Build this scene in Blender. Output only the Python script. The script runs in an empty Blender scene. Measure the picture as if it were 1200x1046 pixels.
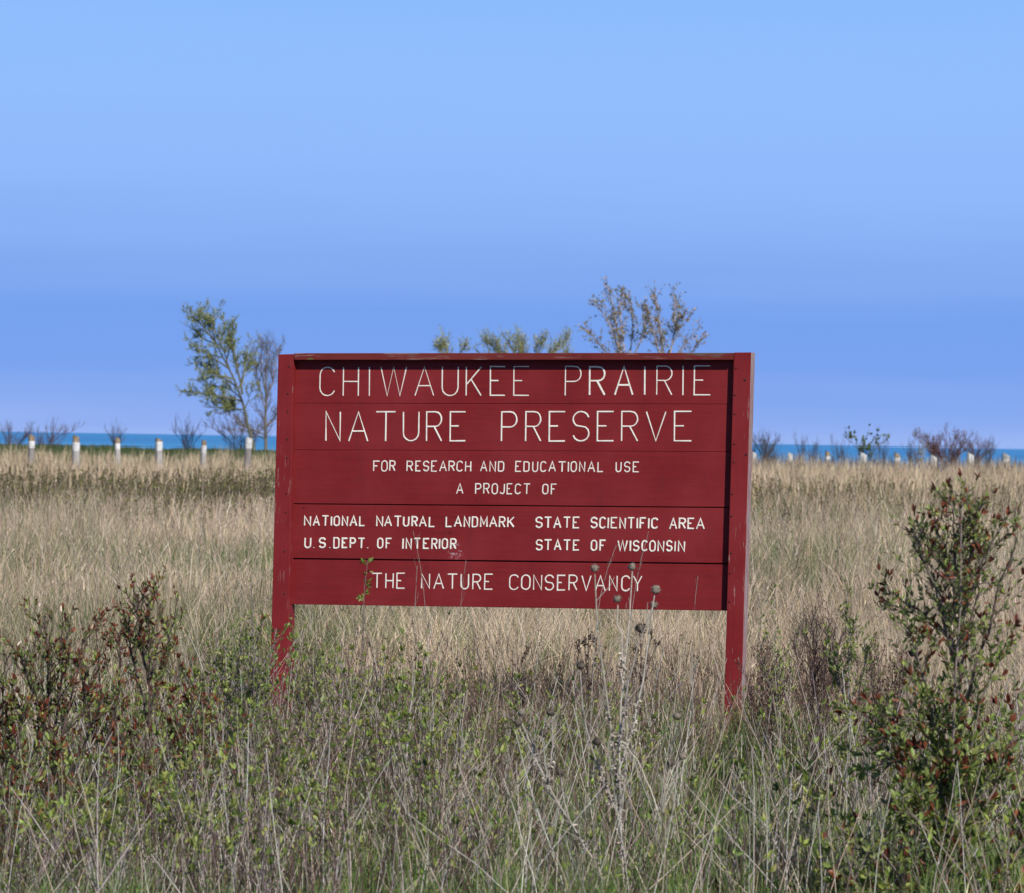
import bpy, math, random
import numpy as np
from mathutils import Vector, Matrix

C = bpy.context.scene.collection
S = bpy.context.scene
rad = math.radians

# ------------------------------------------------------------------ camera
EYE = 1.65
F = 4300.0                      # focal length in pixels of a 1200 px wide frame (129 mm on 36 mm)
ROLL = rad(0.93)
PITCH = math.atan2(7.5, F)      # looks a touch downward
fw = Vector((0, math.cos(PITCH), -math.sin(PITCH)))
r0 = Vector((math.cos(ROLL), 0, math.sin(ROLL)))
rt = (r0 - fw * r0.dot(fw)).normalized()
upv = rt.cross(fw).normalized()
cam_d = bpy.data.cameras.new('camera')
cam = bpy.data.objects.new('camera', cam_d)
C.objects.link(cam)
m = Matrix((rt, upv, -fw)).transposed().to_4x4()
m.translation = Vector((0, 0, EYE))
cam.matrix_world = m
cam_d.sensor_fit = 'HORIZONTAL'
cam_d.sensor_width = 36
cam_d.lens = 129
cam_d.clip_start = 0.1
cam_d.clip_end = 60000
cam_d.dof.use_dof = True
cam_d.dof.focus_distance = 19.6
cam_d.dof.aperture_fstop = 10.0
S.camera = cam

# ------------------------------------------------------------------ light
SUN_AZ = rad(27.6)              # from straight behind the camera towards the right
SUN_EL = rad(39.5)
sdir = Vector((math.cos(SUN_EL) * math.sin(SUN_AZ), -math.cos(SUN_EL) * math.cos(SUN_AZ), math.sin(SUN_EL)))
ld = bpy.data.lights.new('sun', 'SUN')
ld.energy = 5.0
ld.angle = rad(0.53)
ld.color = (1.0, 0.95, 0.88)
lo = bpy.data.objects.new('sun', ld)
C.objects.link(lo)
lo.rotation_euler = sdir.to_track_quat('Z', 'Y').to_euler()
lo.location = (8, -20, 30)

world = bpy.data.worlds.new('World')
S.world = world
world.use_nodes = True
nt = world.node_tree
nt.nodes.clear()
out = nt.nodes.new('ShaderNodeOutputWorld')
bg = nt.nodes.new('ShaderNodeBackground')
bg.inputs['Strength'].default_value = 0.1
sky = nt.nodes.new('ShaderNodeTexSky')
sky.sky_type = 'NISHITA'
sky.sun_disc = False
sky.sun_elevation = SUN_EL
sky.sun_rotation = math.pi - SUN_AZ
sky.air_density = 1.0
sky.dust_density = 0.3
sky.ozone_density = 3.0
tc = nt.nodes.new('ShaderNodeTexCoord')
sep = nt.nodes.new('ShaderNodeSeparateXYZ')
nt.links.new(tc.outputs['Generated'], sep.inputs[0])
ramp = nt.nodes.new('ShaderNodeValToRGB')
mr = nt.nodes.new('ShaderNodeMapRange')
mr.inputs['From Min'].default_value = 0.0
mr.inputs['From Max'].default_value = 0.2
wn = nt.nodes.new('ShaderNodeTexNoise')        # faint uneven streaks of thin haze
wn.inputs['Scale'].default_value = 5.0
wn.inputs['Detail'].default_value = 4.0
wm = nt.nodes.new('ShaderNodeMapping')
wm.inputs['Scale'].default_value = (1, 1, 16)
wm.inputs['Rotation'].default_value = (0, 0.03, 0)
nt.links.new(tc.outputs['Generated'], wm.inputs[0])
nt.links.new(wm.outputs[0], wn.inputs['Vector'])
wa = nt.nodes.new('ShaderNodeMath')
wa.operation = 'MULTIPLY_ADD'
nt.links.new(wn.outputs[0], wa.inputs[0])
wa.inputs[1].default_value = 0.022
nt.links.new(sep.outputs['Z'], wa.inputs[2])
wb = nt.nodes.new('ShaderNodeMath')
wb.operation = 'SUBTRACT'
nt.links.new(wa.outputs[0], wb.inputs[0])
wb.inputs[1].default_value = 0.011
nt.links.new(wb.outputs[0], mr.inputs['Value'])
nt.links.new(mr.outputs[0], ramp.inputs[0])


def lin(c):
    c = c / 255.0
    return c / 12.92 if c <= 0.04045 else ((c + 0.055) / 1.055) ** 2.4


def srgb(r, g, b):
    return (lin(r), lin(g), lin(b), 1)


SKY = [(0.0, (154, 182, 243)), (0.03, (143, 174, 241)), (0.10, (123, 164, 239)), (0.165, (119, 162, 238)), (0.25, (133, 173, 242)),
       (0.335, (143, 184, 251)), (0.47, (147, 190, 253)), (0.60, (141, 188, 253)), (1.0, (112, 165, 240))]
el = ramp.color_ramp.elements
el[0].position, el[0].color = SKY[0][0], srgb(*SKY[0][1])
el[1].position, el[1].color = SKY[-1][0], srgb(*SKY[-1][1])
for p, c in SKY[1:-1]:
    e = el.new(p)
    e.color = srgb(*c)
ramp.color_ramp.interpolation = 'LINEAR'
sc = nt.nodes.new('ShaderNodeVectorMath')
sc.operation = 'SCALE'
sc.inputs['Scale'].default_value = 10.0
nt.links.new(ramp.outputs[0], sc.inputs[0])
fac = nt.nodes.new('ShaderNodeMapRange')
fac.interpolation_type = 'SMOOTHSTEP'
fac.inputs['From Min'].default_value = 0.13
fac.inputs['From Max'].default_value = 0.4
nt.links.new(sep.outputs['Z'], fac.inputs['Value'])
mx = nt.nodes.new('ShaderNodeMix')
mx.data_type = 'RGBA'
nt.links.new(fac.outputs[0], mx.inputs[0])
nt.links.new(sc.outputs[0], mx.inputs[6])
sk2 = nt.nodes.new('ShaderNodeVectorMath')
sk2.operation = 'SCALE'
sk2.inputs['Scale'].default_value = 0.6
nt.links.new(sky.outputs[0], sk2.inputs[0])
nt.links.new(sk2.outputs[0], mx.inputs[7])
nt.links.new(mx.outputs[2], bg.inputs['Color'])
nt.links.new(bg.outputs[0], out.inputs[0])

vs = S.view_settings
vs.view_transform = 'Standard'
vs.look = 'None'
vs.exposure = 0.0
vs.gamma = 1.0
vs.use_curve_mapping = False
S.render.resolution_x = 1024
S.render.resolution_y = 892


# ------------------------------------------------------------------ helpers
def ray(px, py):
    return (fw * F + rt * (px - 600) - upv * (py - 523))


def at(px, py, D):
    """point seen at photo pixel (px, py), D metres ahead"""
    d = ray(px, py)
    return np.array(Vector((0, 0, EYE)) + d * (D / d.y))


def new_mat(name):
    mt = bpy.data.materials.new(name)
    mt.use_nodes = True
    n = mt.node_tree
    return mt, n, n.nodes['Principled BSDF']


def nd(n, t, **kw):
    o = n.nodes.new(t)
    for k, v in kw.items():
        if hasattr(o, k):
            setattr(o, k, v)
        else:
            o.inputs[k].default_value = v
    return o


def mixc(n, f, a, b, blend='MIX'):
    o = n.nodes.new('ShaderNodeMix')
    o.data_type = 'RGBA'
    o.blend_type = blend
    for i, v in ((0, f), (6, a), (7, b)):
        if isinstance(v, bpy.types.NodeSocket):
            n.links.new(v, o.inputs[i])
        else:
            o.inputs[i].default_value = v
    return o.outputs[2]


def noise(n, vec, scale, detail=4, rough=0.55, map_scale=None):
    t = nd(n, 'ShaderNodeTexNoise')
    t.inputs['Scale'].default_value = scale
    t.inputs['Detail'].default_value = detail
    t.inputs['Roughness'].default_value = rough
    if map_scale:
        mp = nd(n, 'ShaderNodeMapping')
        mp.inputs['Scale'].default_value = map_scale
        n.links.new(vec, mp.inputs[0])
        vec = mp.outputs[0]
    n.links.new(vec, t.inputs['Vector'])
    return t.outputs[0]


def rng_map(n, v, a, b, c=0.0, d=1.0):
    o = nd(n, 'ShaderNodeMapRange')
    o.inputs['From Min'].default_value = a
    o.inputs['From Max'].default_value = b
    o.inputs['To Min'].default_value = c
    o.inputs['To Max'].default_value = d
    n.links.new(v, o.inputs['Value'])
    return o.outputs[0]


def bump(n, b, h, strength, dist=0.01):
    o = nd(n, 'ShaderNodeBump')
    o.inputs['Strength'].default_value = strength
    o.inputs['Distance'].default_value = dist
    n.links.new(h, o.inputs['Height'])
    n.links.new(o.outputs[0], b.inputs['Normal'])


def tag(o, label=None, cat=None, group=None, kind=None):
    if label:
        o['label'] = label
    if cat:
        o['category'] = cat
    if group:
        o['group'] = group
    if kind:
        o['kind'] = kind
    return o


def empty(name, loc=(0, 0, 0), rz=0.0):
    o = bpy.data.objects.new(name, None)
    o.location = loc
    o.rotation_euler = (0, 0, rz)
    o.empty_display_size = 0.2
    C.objects.link(o)
    return o


def link(name, me, parent=None):
    o = bpy.data.objects.new(name, me)
    C.objects.link(o)
    if parent:
        o.parent = parent
    return o


# ------------------------------------------------------------------ batch geometry
class Soup:
    """collects vertex, quad, triangle and colour arrays and links them as one mesh"""

    def __init__(s):
        s.V, s.Q, s.T, s.K, s.n = [], [], [], [], 0

    def add(s, V, Q=None, T=None, K=None):
        s.V.append(V)
        s.K.append(K if K is not None else np.ones((len(V), 3)))
        if Q is not None and len(Q):
            s.Q.append(Q + s.n)
        if T is not None and len(T):
            s.T.append(T + s.n)
        s.n += len(V)
        return s

    def mesh(s, name, mat, origin=(0, 0, 0), smooth=False):
        V = np.concatenate(s.V) - np.array(origin)
        K = np.concatenate(s.K)
        Q = np.concatenate(s.Q) if s.Q else np.zeros((0, 4), int)
        T = np.concatenate(s.T) if s.T else np.zeros((0, 3), int)
        me = bpy.data.meshes.new(name)
        me.vertices.add(len(V))
        me.vertices.foreach_set('co', V.astype(np.float32).ravel())
        me.loops.add(len(Q) * 4 + len(T) * 3)
        me.loops.foreach_set('vertex_index', np.concatenate([Q.ravel(), T.ravel()]).astype(np.int32))
        me.polygons.add(len(Q) + len(T))
        st = np.concatenate([np.arange(len(Q)) * 4, len(Q) * 4 + np.arange(len(T)) * 3]).astype(np.int32)
        me.polygons.foreach_set('loop_start', st)
        if smooth:
            me.polygons.foreach_set('use_smooth', np.ones(len(Q) + len(T), bool))
        at_ = me.color_attributes.new('Col', 'FLOAT_COLOR', 'POINT')
        at_.data.foreach_set('color', np.concatenate([K, np.ones((len(K), 1))], 1).astype(np.float32).ravel())
        me.materials.append(mat)
        me.update()
        return me

    def build(s, name, mat, parent=None, smooth=False):
        org = tuple(parent.location) if parent else (0, 0, 0)
        return link(name, s.mesh(name, mat, org, smooth), parent)


def nrm(v):
    return v / (np.linalg.norm(v, axis=-1, keepdims=True) + 1e-9)


def curves(R, P0, D, L, k=5, wig=0.1, up=0.1):
    """n wandering polylines of k points each"""
    n = len(P0)
    P = np.zeros((n, k, 3))
    P[:, 0] = P0
    d = nrm(D)
    for i in range(1, k):
        P[:, i] = P[:, i - 1] + d * (L / (k - 1))[:, None]
        d = nrm(d + R.normal(0, wig, (n, 3)) + np.array([0, 0, up]))
    return P


def spawn(R, P, n, lo, hi, ang, L, wig=0.12, up=0.12, k=4, taper=0.6):
    """n side shoots off the polylines P; L = (min, max) length"""
    w = np.linalg.norm(np.diff(P, axis=1), axis=2).sum(1)
    i = R.choice(len(P), n, p=w / w.sum())
    t = R.uniform(lo, hi, n)
    kk = P.shape[1] - 1
    f = np.clip(t * kk, 0, kk - 1e-4)
    j = f.astype(int)
    fr = (f - j)[:, None]
    a, b = P[i, j], P[i, j + 1]
    pos = a * (1 - fr) + b * fr
    tan = nrm(b - a)
    perp = nrm(np.cross(tan, nrm(R.normal(0, 1, (n, 3)))))
    th = np.radians(R.normal(ang, ang * 0.22, n))[:, None]
    d = tan * np.cos(th) + perp * np.sin(th)
    d[:, 2] += up
    ln = R.uniform(L[0], L[1], n) * (1 - taper * t)
    return curves(R, pos, d, ln, k, wig, up)


def tubes(P, ra, rb, col, sides=3):
    n, k, _ = P.shape
    T = nrm(np.gradient(P, axis=1))
    ref = np.array([0.31, 0.93, 0.17])
    a = nrm(np.cross(T, ref))
    b = np.cross(T, a)
    ra = np.broadcast_to(ra, (n,))
    rb = np.broadcast_to(rb, (n,))
    t = np.linspace(0, 1, k)
    r = ra[:, None] * (1 - t) + rb[:, None] * t
    an = np.arange(sides) * 2 * math.pi / sides
    V = P[:, :, None, :] + r[:, :, None, None] * (a[:, :, None, :] * np.cos(an)[:, None] + b[:, :, None, :] * np.sin(an)[:, None])
    V = V.reshape(-1, 3)
    base = (np.arange(n) * k * sides)[:, None, None]
    ii = (np.arange(k - 1) * sides)[None, :, None]
    s_ = np.arange(sides)[None, None, :]
    s2 = (np.arange(sides) + 1)[None, None, :] % sides
    Q = np.stack([base + ii + s_, base + ii + s2, base + ii + sides + s2, base + ii + sides + s_], -1).reshape(-1, 4)
    K = np.repeat(np.broadcast_to(col, (n, 3)), k * sides, 0)
    return V, Q, None, K


def leaf_arrays(R, pos, d, L, W, col, fold=0.25, flat=0.3):
    """folded five-point leaves; d = direction, col (n,3)"""
    n = len(pos)
    d = nrm(d)
    upr = np.array([0, 0, 1.0]) * flat + R.normal(0, 0.6, (n, 3))
    s = nrm(np.cross(d, upr))
    nn = np.cross(s, d)
    L = L[:, None]
    W = W[:, None]
    c = pos + d * L * 0.5 - nn * W * fold
    l1 = pos + d * L * 0.3 + s * W * 0.42
    l2 = pos + d * L * 0.68 + s * W * 0.40
    q1 = pos + d * L * 0.3 - s * W * 0.42
    q2 = pos + d * L * 0.68 - s * W * 0.40
    tip = pos + d * L - nn * L * 0.12
    V = np.stack([pos, l1, l2, tip, q2, q1, c], 1).reshape(-1, 3)
    b = (np.arange(n) * 7)[:, None]
    T = (b[:, :, None] + np.array([[0, 6, 1], [1, 6, 2], [2, 6, 3], [3, 6, 4], [4, 6, 5], [5, 6, 0]])[None]).reshape(-1, 3)
    K = np.repeat(col, 7, 0)
    return V, None, T, K


def blades(R, x, y, z, h, w, lean, bend, col, tipcol=None, segs=3):
    """grass blades: tapering bent ribbons, width never towards a fixed side"""
    n = len(x)
    az = R.uniform(0, 2 * math.pi, n)
    dx, dy = np.cos(az), np.sin(az)
    f = R.uniform(0, math.pi, n)
    wx, wy = np.cos(f), np.sin(f) * 0.7
    t = np.linspace(0, 1, segs + 1)
    hor = lean[:, None] * t + bend[:, None] * t ** 2.2
    zz = h[:, None] * (t - 0.25 * (bend / h)[:, None] * t ** 3)
    cx = x[:, None] + dx[:, None] * hor
    cy = y[:, None] + dy[:, None] * hor
    cz = z[:, None] + zz
    ww = w[:, None] * (1 - 0.75 * t[:-1] ** 1.4) * 0.5
    A = np.stack([cx[:, :-1] - wx[:, None] * ww, cy[:, :-1] - wy[:, None] * ww, cz[:, :-1]], -1)
    B = np.stack([cx[:, :-1] + wx[:, None] * ww, cy[:, :-1] + wy[:, None] * ww, cz[:, :-1]], -1)
    tip = np.stack([cx[:, -1], cy[:, -1], cz[:, -1]], -1)[:, None]
    V = np.concatenate([A, B, tip], 1)
    m_ = 2 * segs + 1
    b = (np.arange(n) * m_)[:, None, None]
    q = np.array([[i, segs + i, segs + i + 1, i + 1] for i in range(segs - 1)])[None]
    Q = (b + q).reshape(-1, 4) if segs > 1 else None
    T = (b[:, 0] + np.array([[segs - 1, 2 * segs - 1, 2 * segs]])).reshape(-1, 3)
    K = np.repeat(col[:, None], m_, 1)
    if tipcol is not None:
        tt = np.concatenate([t[:-1], t[:-1], [1]])[None, :, None]
        K = K * (1 - tt) + tipcol[:, None] * tt
    return V.reshape(-1, 3), Q, T, K.reshape(-1, 3)


def vnoise(x, y, s, seed=0):
    """smooth value noise, vectorised"""
    R = np.random.RandomState(seed)
    g = R.rand(64, 64)
    u, v = x / s + 31.7, y / s + 17.3
    i, j = np.floor(u).astype(int), np.floor(v).astype(int)
    fu, fv = u - i, v - j
    fu, fv = fu * fu * (3 - 2 * fu), fv * fv * (3 - 2 * fv)
    g_ = lambda a, b: g[a % 64, b % 64]
    return (g_(i, j) * (1 - fu) + g_(i + 1, j) * fu) * (1 - fv) + (g_(i, j + 1) * (1 - fu) + g_(i + 1, j + 1) * fu) * fv


def smooth(a, b, x):
    t = np.clip((x - a) / (b - a), 0, 1)
    return t * t * (3 - 2 * t)


def gz(x, y):
    """height of the ground"""
    x = np.asarray(x, float)
    y = np.asarray(y, float)
    ys = [-100, 0, 20, 35, 60, 85, 105, 118, 130, 138, 150, 165, 40000]
    zl = np.interp(y, ys, [0, 0, 0, .08, .25, .40, .48, .78, 1.12, 1.1, -0.5, -6, -6])
    zr = np.interp(y, ys, [0, 0, 0, .08, .28, .50, .68, .79, .80, .7, -0.8, -6, -6])
    s = smooth(-7, 8, x)
    b = (vnoise(x, y, 2.3, 5) - 0.5) * 0.07 + (vnoise(x, y, 0.7, 6) - 0.5) * 0.025
    return zl * (1 - s) + zr * s + b


def pick(R, n, pal, var=0.15):
    pal = np.array(pal)
    c = pal[R.randint(0, len(pal), n)]
    return np.clip(c * (1 + R.normal(0, var, (n, 1))) * (1 + R.normal(0, var * 0.3, (n, 3))), 0.004, 0.9)


# ------------------------------------------------------------------ materials
def plant_mat(name, rough=0.75, transl=0.0, spec=0.25):
    mt, n, b = new_mat(name)
    a = nd(n, 'ShaderNodeAttribute', attribute_name='Col')
    g = nd(n, 'ShaderNodeNewGeometry')
    v = noise(n, g.outputs['Position'], 60, 2)
    c = mixc(n, 1.0, a.outputs['Color'], nd(n, 'ShaderNodeCombineColor').outputs[0], 'MULTIPLY')
    cc = [x for x in n.nodes if x.type == 'COMBINE_COLOR'][0]
    f = rng_map(n, v, 0.3, 0.7, 0.8, 1.2)
    for i in range(3):
        n.links.new(f, cc.inputs[i])
    n.links.new(c, b.inputs['Base Color'])
    b.inputs['Roughness'].default_value = rough
    b.inputs['Specular IOR Level'].default_value = spec
    if transl:
        t = nd(n, 'ShaderNodeBsdfTranslucent')
        n.links.new(c, t.inputs['Color'])
        ms = nd(n, 'ShaderNodeMixShader')
        ms.inputs[0].default_value = transl
        n.links.new(b.outputs[0], ms.inputs[1])
        n.links.new(t.outputs[0], ms.inputs[2])
        n.links.new(ms.outputs[0], n.nodes['Material Output'].inputs[0])
    return mt


M_STEM = plant_mat('stem_bark', 0.8, 0)
M_GRASS = plant_mat('grass_blades', 0.65, 0.12, 0.25)
M_LEAF = plant_mat('leaf_surface', 0.45, 0.30, 0.4)


def red_paint(name, along='x', wear=0.0, tint=(0.195, 0.0130, 0.0150, 1)):
    mt, n, b = new_mat(name)
    t = nd(n, 'ShaderNodeTexCoord').outputs['Object']
    sc_ = (0.6, 6, 14) if along == 'x' else (14, 8, 0.6)
    grain = noise(n, t, 6, 6, 0.6, sc_)
    blot = noise(n, t, 2.2, 4, 0.6)
    fine = noise(n, t, 60, 3, 0.6, (1, 1, 1))
    c = mixc(n, rng_map(n, grain, 0.3, 0.75), tint, (tint[0] * 0.72, tint[1] * 0.8, tint[2] * 0.85, 1))
    c = mixc(n, rng_map(n, blot, 0.35, 0.7, 0, 0.8), c, (tint[0] * 1.18, tint[1] * 1.9, tint[2] * 1.9, 1))
    dirt = noise(n, t, 3.5, 5, 0.65, (4, 2, 0.8))
    c = mixc(n, rng_map(n, dirt, 0.55, 0.75, 0, 0.35), c, (tint[0] * 0.55, tint[1] * 1.3, tint[2] * 1.3, 1))
    if wear:
        streak = noise(n, t, 9, 5, 0.65, (0.5, 3, 9) if along == 'x' else (9, 9, 0.7))
        mk = rng_map(n, streak, 0.64 - wear * 0.12, 0.68 - wear * 0.12)
        patch = rng_map(n, noise(n, t, 3.1, 3), 0.5, 0.62)
        mu = nd(n, 'ShaderNodeMath', operation='MULTIPLY')
        n.links.new(mk, mu.inputs[0])
        n.links.new(patch, mu.inputs[1])
        c = mixc(n, mu.outputs[0], c, (0.30, 0.20, 0.18, 1))
    n.links.new(c, b.inputs['Base Color'])
    n.links.new(rng_map(n, fine, 0.3, 0.7, 0.5, 0.68), b.inputs['Roughness'])
    b.inputs['Specular IOR Level'].default_value = 0.18
    bump(n, b, grain, 0.15, 0.004)
    return mt, n, b, c, t


M_RED = red_paint('red_board_paint')[0]
M_POST, *_ = red_paint('red_post_paint', 'z', 0.5)
# scuffed board: pale flecks of lost paint below the lettering
M_SCUFF, n_, b_, c_, t_ = red_paint('red_board_paint_scuffed')
M_WORN, n2, b2, c2, t2 = red_paint('red_cap_paint_worn', 'x', 0.9, (0.15, 0.018, 0.016, 1))
gr = rng_map(n2, noise(n2, t2, 5, 4, 0.6, (0.5, 2, 2)), 0.56, 0.66)
c2 = mixc(n2, gr, c2, (0.12, 0.085, 0.07, 1))
ms_ = rng_map(n2, noise(n2, t2, 4.3, 3, 0.5, (1, 2, 2)), 0.66, 0.70)
c2 = mixc(n2, ms_, c2, (0.10, 0.13, 0.035, 1))
n2.links.new(c2, b2.inputs['Base Color'])

M_BARE, nb, bb = new_mat('bare_weathered_wood_edge')
tb = nd(nb, 'ShaderNodeTexCoord').outputs['Object']
gb = noise(nb, tb, 9, 5, 0.65, (8, 8, 0.7))
cb = mixc(nb, rng_map(nb, gb, 0.42, 0.62), (0.36, 0.31, 0.31, 1), (0.26, 0.07, 0.07, 1))
cb = mixc(nb, rng_map(nb, noise(nb, tb, 14, 4, 0.6, (9, 9, 0.5)), 0.55, 0.7), cb, (0.16, 0.14, 0.14, 1))
nb.links.new(cb, bb.inputs['Base Color'])
bb.inputs['Roughness'].default_value = 0.85
bump(nb, bb, gb, 0.6, 0.004)

M_WHITE, nw, bw = new_mat('white_letter_paint')
tw = nd(nw, 'ShaderNodeTexCoord').outputs['Object']
cw = mixc(nw, rng_map(nw, noise(nw, tw, 25, 4, 0.6), 0.5, 0.75, 0, 0.8), (0.80, 0.78, 0.70, 1), (0.55, 0.48, 0.42, 1))
nw.links.new(cw, bw.inputs['Base Color'])
bw.inputs['Roughness'].default_value = 0.6

M_DARK, nk, bk = new_mat('rusty_nail_head')
bk.inputs['Base Color'].default_value = (0.05, 0.012, 0.012, 1)
bk.inputs['Roughness'].default_value = 0.6

M_BACK, nq, bq = new_mat('backing_dark_red')
bq.inputs['Base Color'].default_value = (0.06, 0.010, 0.012, 1)
bq.inputs['Roughness'].default_value = 0.8

# ground
M_GROUND, ng, bgd = new_mat('ground_thatch')
gg = nd(ng, 'ShaderNodeNewGeometry').outputs['Position']
c = mixc(ng, rng_map(ng, noise(ng, gg, 3.0, 6, 0.65), 0.35, 0.65), (0.045, 0.038, 0.026, 1), (0.12, 0.10, 0.065, 1))
c = mixc(ng, rng_map(ng, noise(ng, gg, 0.35, 4, 0.6), 0.45, 0.6), c, (0.04, 0.055, 0.018, 1))
sy = nd(ng, 'ShaderNodeSeparateXYZ')
ng.links.new(gg, sy.inputs[0])
c = mixc(ng, rng_map(ng, sy.outputs['Y'], 106, 114), c, (0.045, 0.08, 0.022, 1))
ng.links.new(c, bgd.inputs['Base Color'])
bgd.inputs['Roughness'].default_value = 0.95
bgd.inputs['Specular IOR Level'].default_value = 0.1
bump(ng, bgd, noise(ng, gg, 12, 5, 0.7), 0.8, 0.05)

# lake
M_LAKE, nl, bl = new_mat('lake_water')
gl = nd(nl, 'ShaderNodeNewGeometry').outputs['Position']
sl = nd(nl, 'ShaderNodeSeparateXYZ')
nl.links.new(gl, sl.inputs[0])
c = mixc(nl, rng_map(nl, noise(nl, gl, 0.004, 3, 0.5, (1, 0.25, 1)), 0.4, 0.6), (0.040, 0.25, 0.56, 1), (0.030, 0.20, 0.50, 1))
c = mixc(nl, rng_map(nl, sl.outputs['Y'], 150, 1800), (0.11, 0.38, 0.60, 1), c)
nl.links.new(c, bl.inputs['Base Color'])
bl.inputs['Roughness'].default_value = 0.35
bl.inputs['IOR'].default_value = 1.33
bl.inputs['Specular IOR Level'].default_value = 0.25
bump(nl, bl, noise(nl, gl, 0.6, 5, 0.65, (0.4, 1, 1)), 1.0, 0.6)

# guard posts
M_GREY, n3, b3 = new_mat('weathered_post_wood')
t3 = nd(n3, 'ShaderNodeTexCoord').outputs['Object']
c3 = mixc(n3, rng_map(n3, noise(n3, t3, 6, 5, 0.6, (6, 6, 0.8)), 0.35, 0.65), (0.20, 0.175, 0.16, 1), (0.32, 0.29, 0.27, 1))
n3.links.new(c3, b3.inputs['Base Color'])
b3.inputs['Roughness'].default_value = 0.9
M_PALE, n4, b4 = new_mat('faded_white_post_paint')
t4 = nd(n4, 'ShaderNodeTexCoord').outputs['Object']
c4 = mixc(n4, rng_map(n4, noise(n4, t4, 7, 5, 0.6, (4, 4, 1)), 0.4, 0.68), (0.46, 0.44, 0.42, 1), (0.25, 0.22, 0.20, 1))
n4.links.new(c4, b4.inputs['Base Color'])
b4.inputs['Roughness'].default_value = 0.85
M_BAND, n5, b5 = new_mat('white_band_paint')
b5.inputs['Roughness'].default_value = 0.6
t5 = nd(n5, 'ShaderNodeTexCoord').outputs['Object']
c5 = mixc(n5, rng_map(n5, noise(n5, t5, 9, 4), 0.42, 0.68, 0, 0.9), (0.72, 0.72, 0.72, 1), (0.42, 0.39, 0.36, 1))
n5.links.new(c5, b5.inputs['Base Color'])
M_BROWN, n6, b6 = new_mat('brown_rotten_wood_top')
t6 = nd(n6, 'ShaderNodeTexCoord').outputs['Object']
c6 = mixc(n6, rng_map(n6, noise(n6, t6, 12, 4), 0.4, 0.6), (0.22, 0.15, 0.09, 1), (0.36, 0.29, 0.20, 1))
n6.links.new(c6, b6.inputs['Base Color'])
b6.inputs['Roughness'].default_value = 0.95

# ------------------------------------------------------------------ ground and lake
xs = np.concatenate([np.linspace(-3000, -60, 14), np.linspace(-50, 50, 101), np.linspace(60, 3000, 14)])
ysg = np.concatenate([np.linspace(-200, 0, 6), np.linspace(4, 165, 162), [400, 2000, 12000, 45000]])
X, Y = np.meshgrid(xs, ysg)
Z = gz(X, Y)
V = np.stack([X, Y, Z], -1).reshape(-1, 3)
nx, ny = len(xs), len(ysg)
i, j = np.meshgrid(np.arange(ny - 1), np.arange(nx - 1), indexing='ij')
a = (i * nx + j).ravel()
Q = np.stack([a, a + 1, a + nx + 1, a + nx], 1)
g = Soup().add(V, Q).build('ground', M_GROUND, smooth=True)
tag(g, 'prairie ground rising gently to a low bank at the lake shore', kind='structure')

s_ = 60000.0
V = np.array([[-s_, 140, -3.0], [s_, 140, -3.0], [s_, s_, -3.0], [-s_, s_, -3.0]])
lake = Soup().add(V, np.array([[0, 1, 2, 3]])).build('lake', M_LAKE)
tag(lake, 'blue lake water stretching to the horizon', kind='structure')

# ------------------------------------------------------------------ the sign
TH = rad(15.2)
P0 = at(871, 600, 19.6)
udir = np.array([math.cos(TH), -math.sin(TH), 0])
nor = np.array([-math.sin(TH), -math.cos(TH), 0])
org = P0.copy() - udir * 1.27
org[2] = float(gz(org[0], org[1]))
sign = empty('prairie_sign', tuple(org), -TH)
tag(sign, 'large dark red wooden sign on two posts with white routed lettering', 'sign')


def pl(px, py, off=0.0):
    """pixel -> local (u, z) on the sign plane moved off metres towards the viewer"""
    d = np.array(ray(px, py))
    o = np.array([0, 0, EYE])
    q = org + nor * off
    t = ((q - o) @ nor) / (d @ nor)
    p = o + d * t - org
    return float(p @ udir), float(p[2])


def prism(polys, name, mat, parent, bevel=0.0, side_mat=None):
    """polys: list of (points [(u, z)...] counter-clockwise from the front, y_front, y_back)"""
    V, Fc = [], []
    for pts, y0, y1 in polys:
        b = len(V)
        k = len(pts)
        V += [(u, y0, z) for u, z in pts] + [(u, y1, z) for u, z in pts]
        Fc.append([b + i for i in range(k)])
        Fc.append([b + k + i for i in reversed(range(k))])
        for i in range(k):
            j = (i + 1) % k
            Fc.append([b + i, b + k + i, b + k + j, b + j])
    me = bpy.data.meshes.new(name)
    me.from_pydata(V, [], Fc)
    me.materials.append(mat)
    if side_mat:
        me.materials.append(side_mat)
        me.polygons[3].material_index = 1       # the outer side face
    me.update()
    o = link(name, me, parent)
    if bevel:
        bv = o.modifiers.new('bevel', 'BEVEL')
        bv.width = bevel
        bv.segments = 2
    return o


PB = -0.045      # boards stand this far behind the front of the posts
PD = 0.100       # post depth


def low(top, mid, z=-0.35):
    k = (z - top[1]) / (mid[1] - top[1])
    return (top[0] + (mid[0] - top[0]) * k, z)


def post(tl, ml, tr, mr_, side):
    a, b = pl(*tl), pl(*ml)
    c, d = pl(*tr), pl(*mr_)
    pts = [low(a, b), low(c, d), c, a]      # edge 1 (right) is the outer side of the right post
    o = prism([(pts, 0.0, PD)], 'post', M_POST, sign, 0.003, M_BARE if side else None)
    return a, b, c, d


La, Lb, Lc, Ld = post((326, 415.6), (318.9, 700), (344, 415.2), (339, 700), False)
Ra, Rb, Rc, Rd = post((860, 413.4), (852.0, 700), (880.6, 413.2), (872.4, 700), True)
for o in sign.children:
    if len(o.data.materials) > 1:
        o['label'] = 'right post of the sign with bare weathered outer side'

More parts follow.
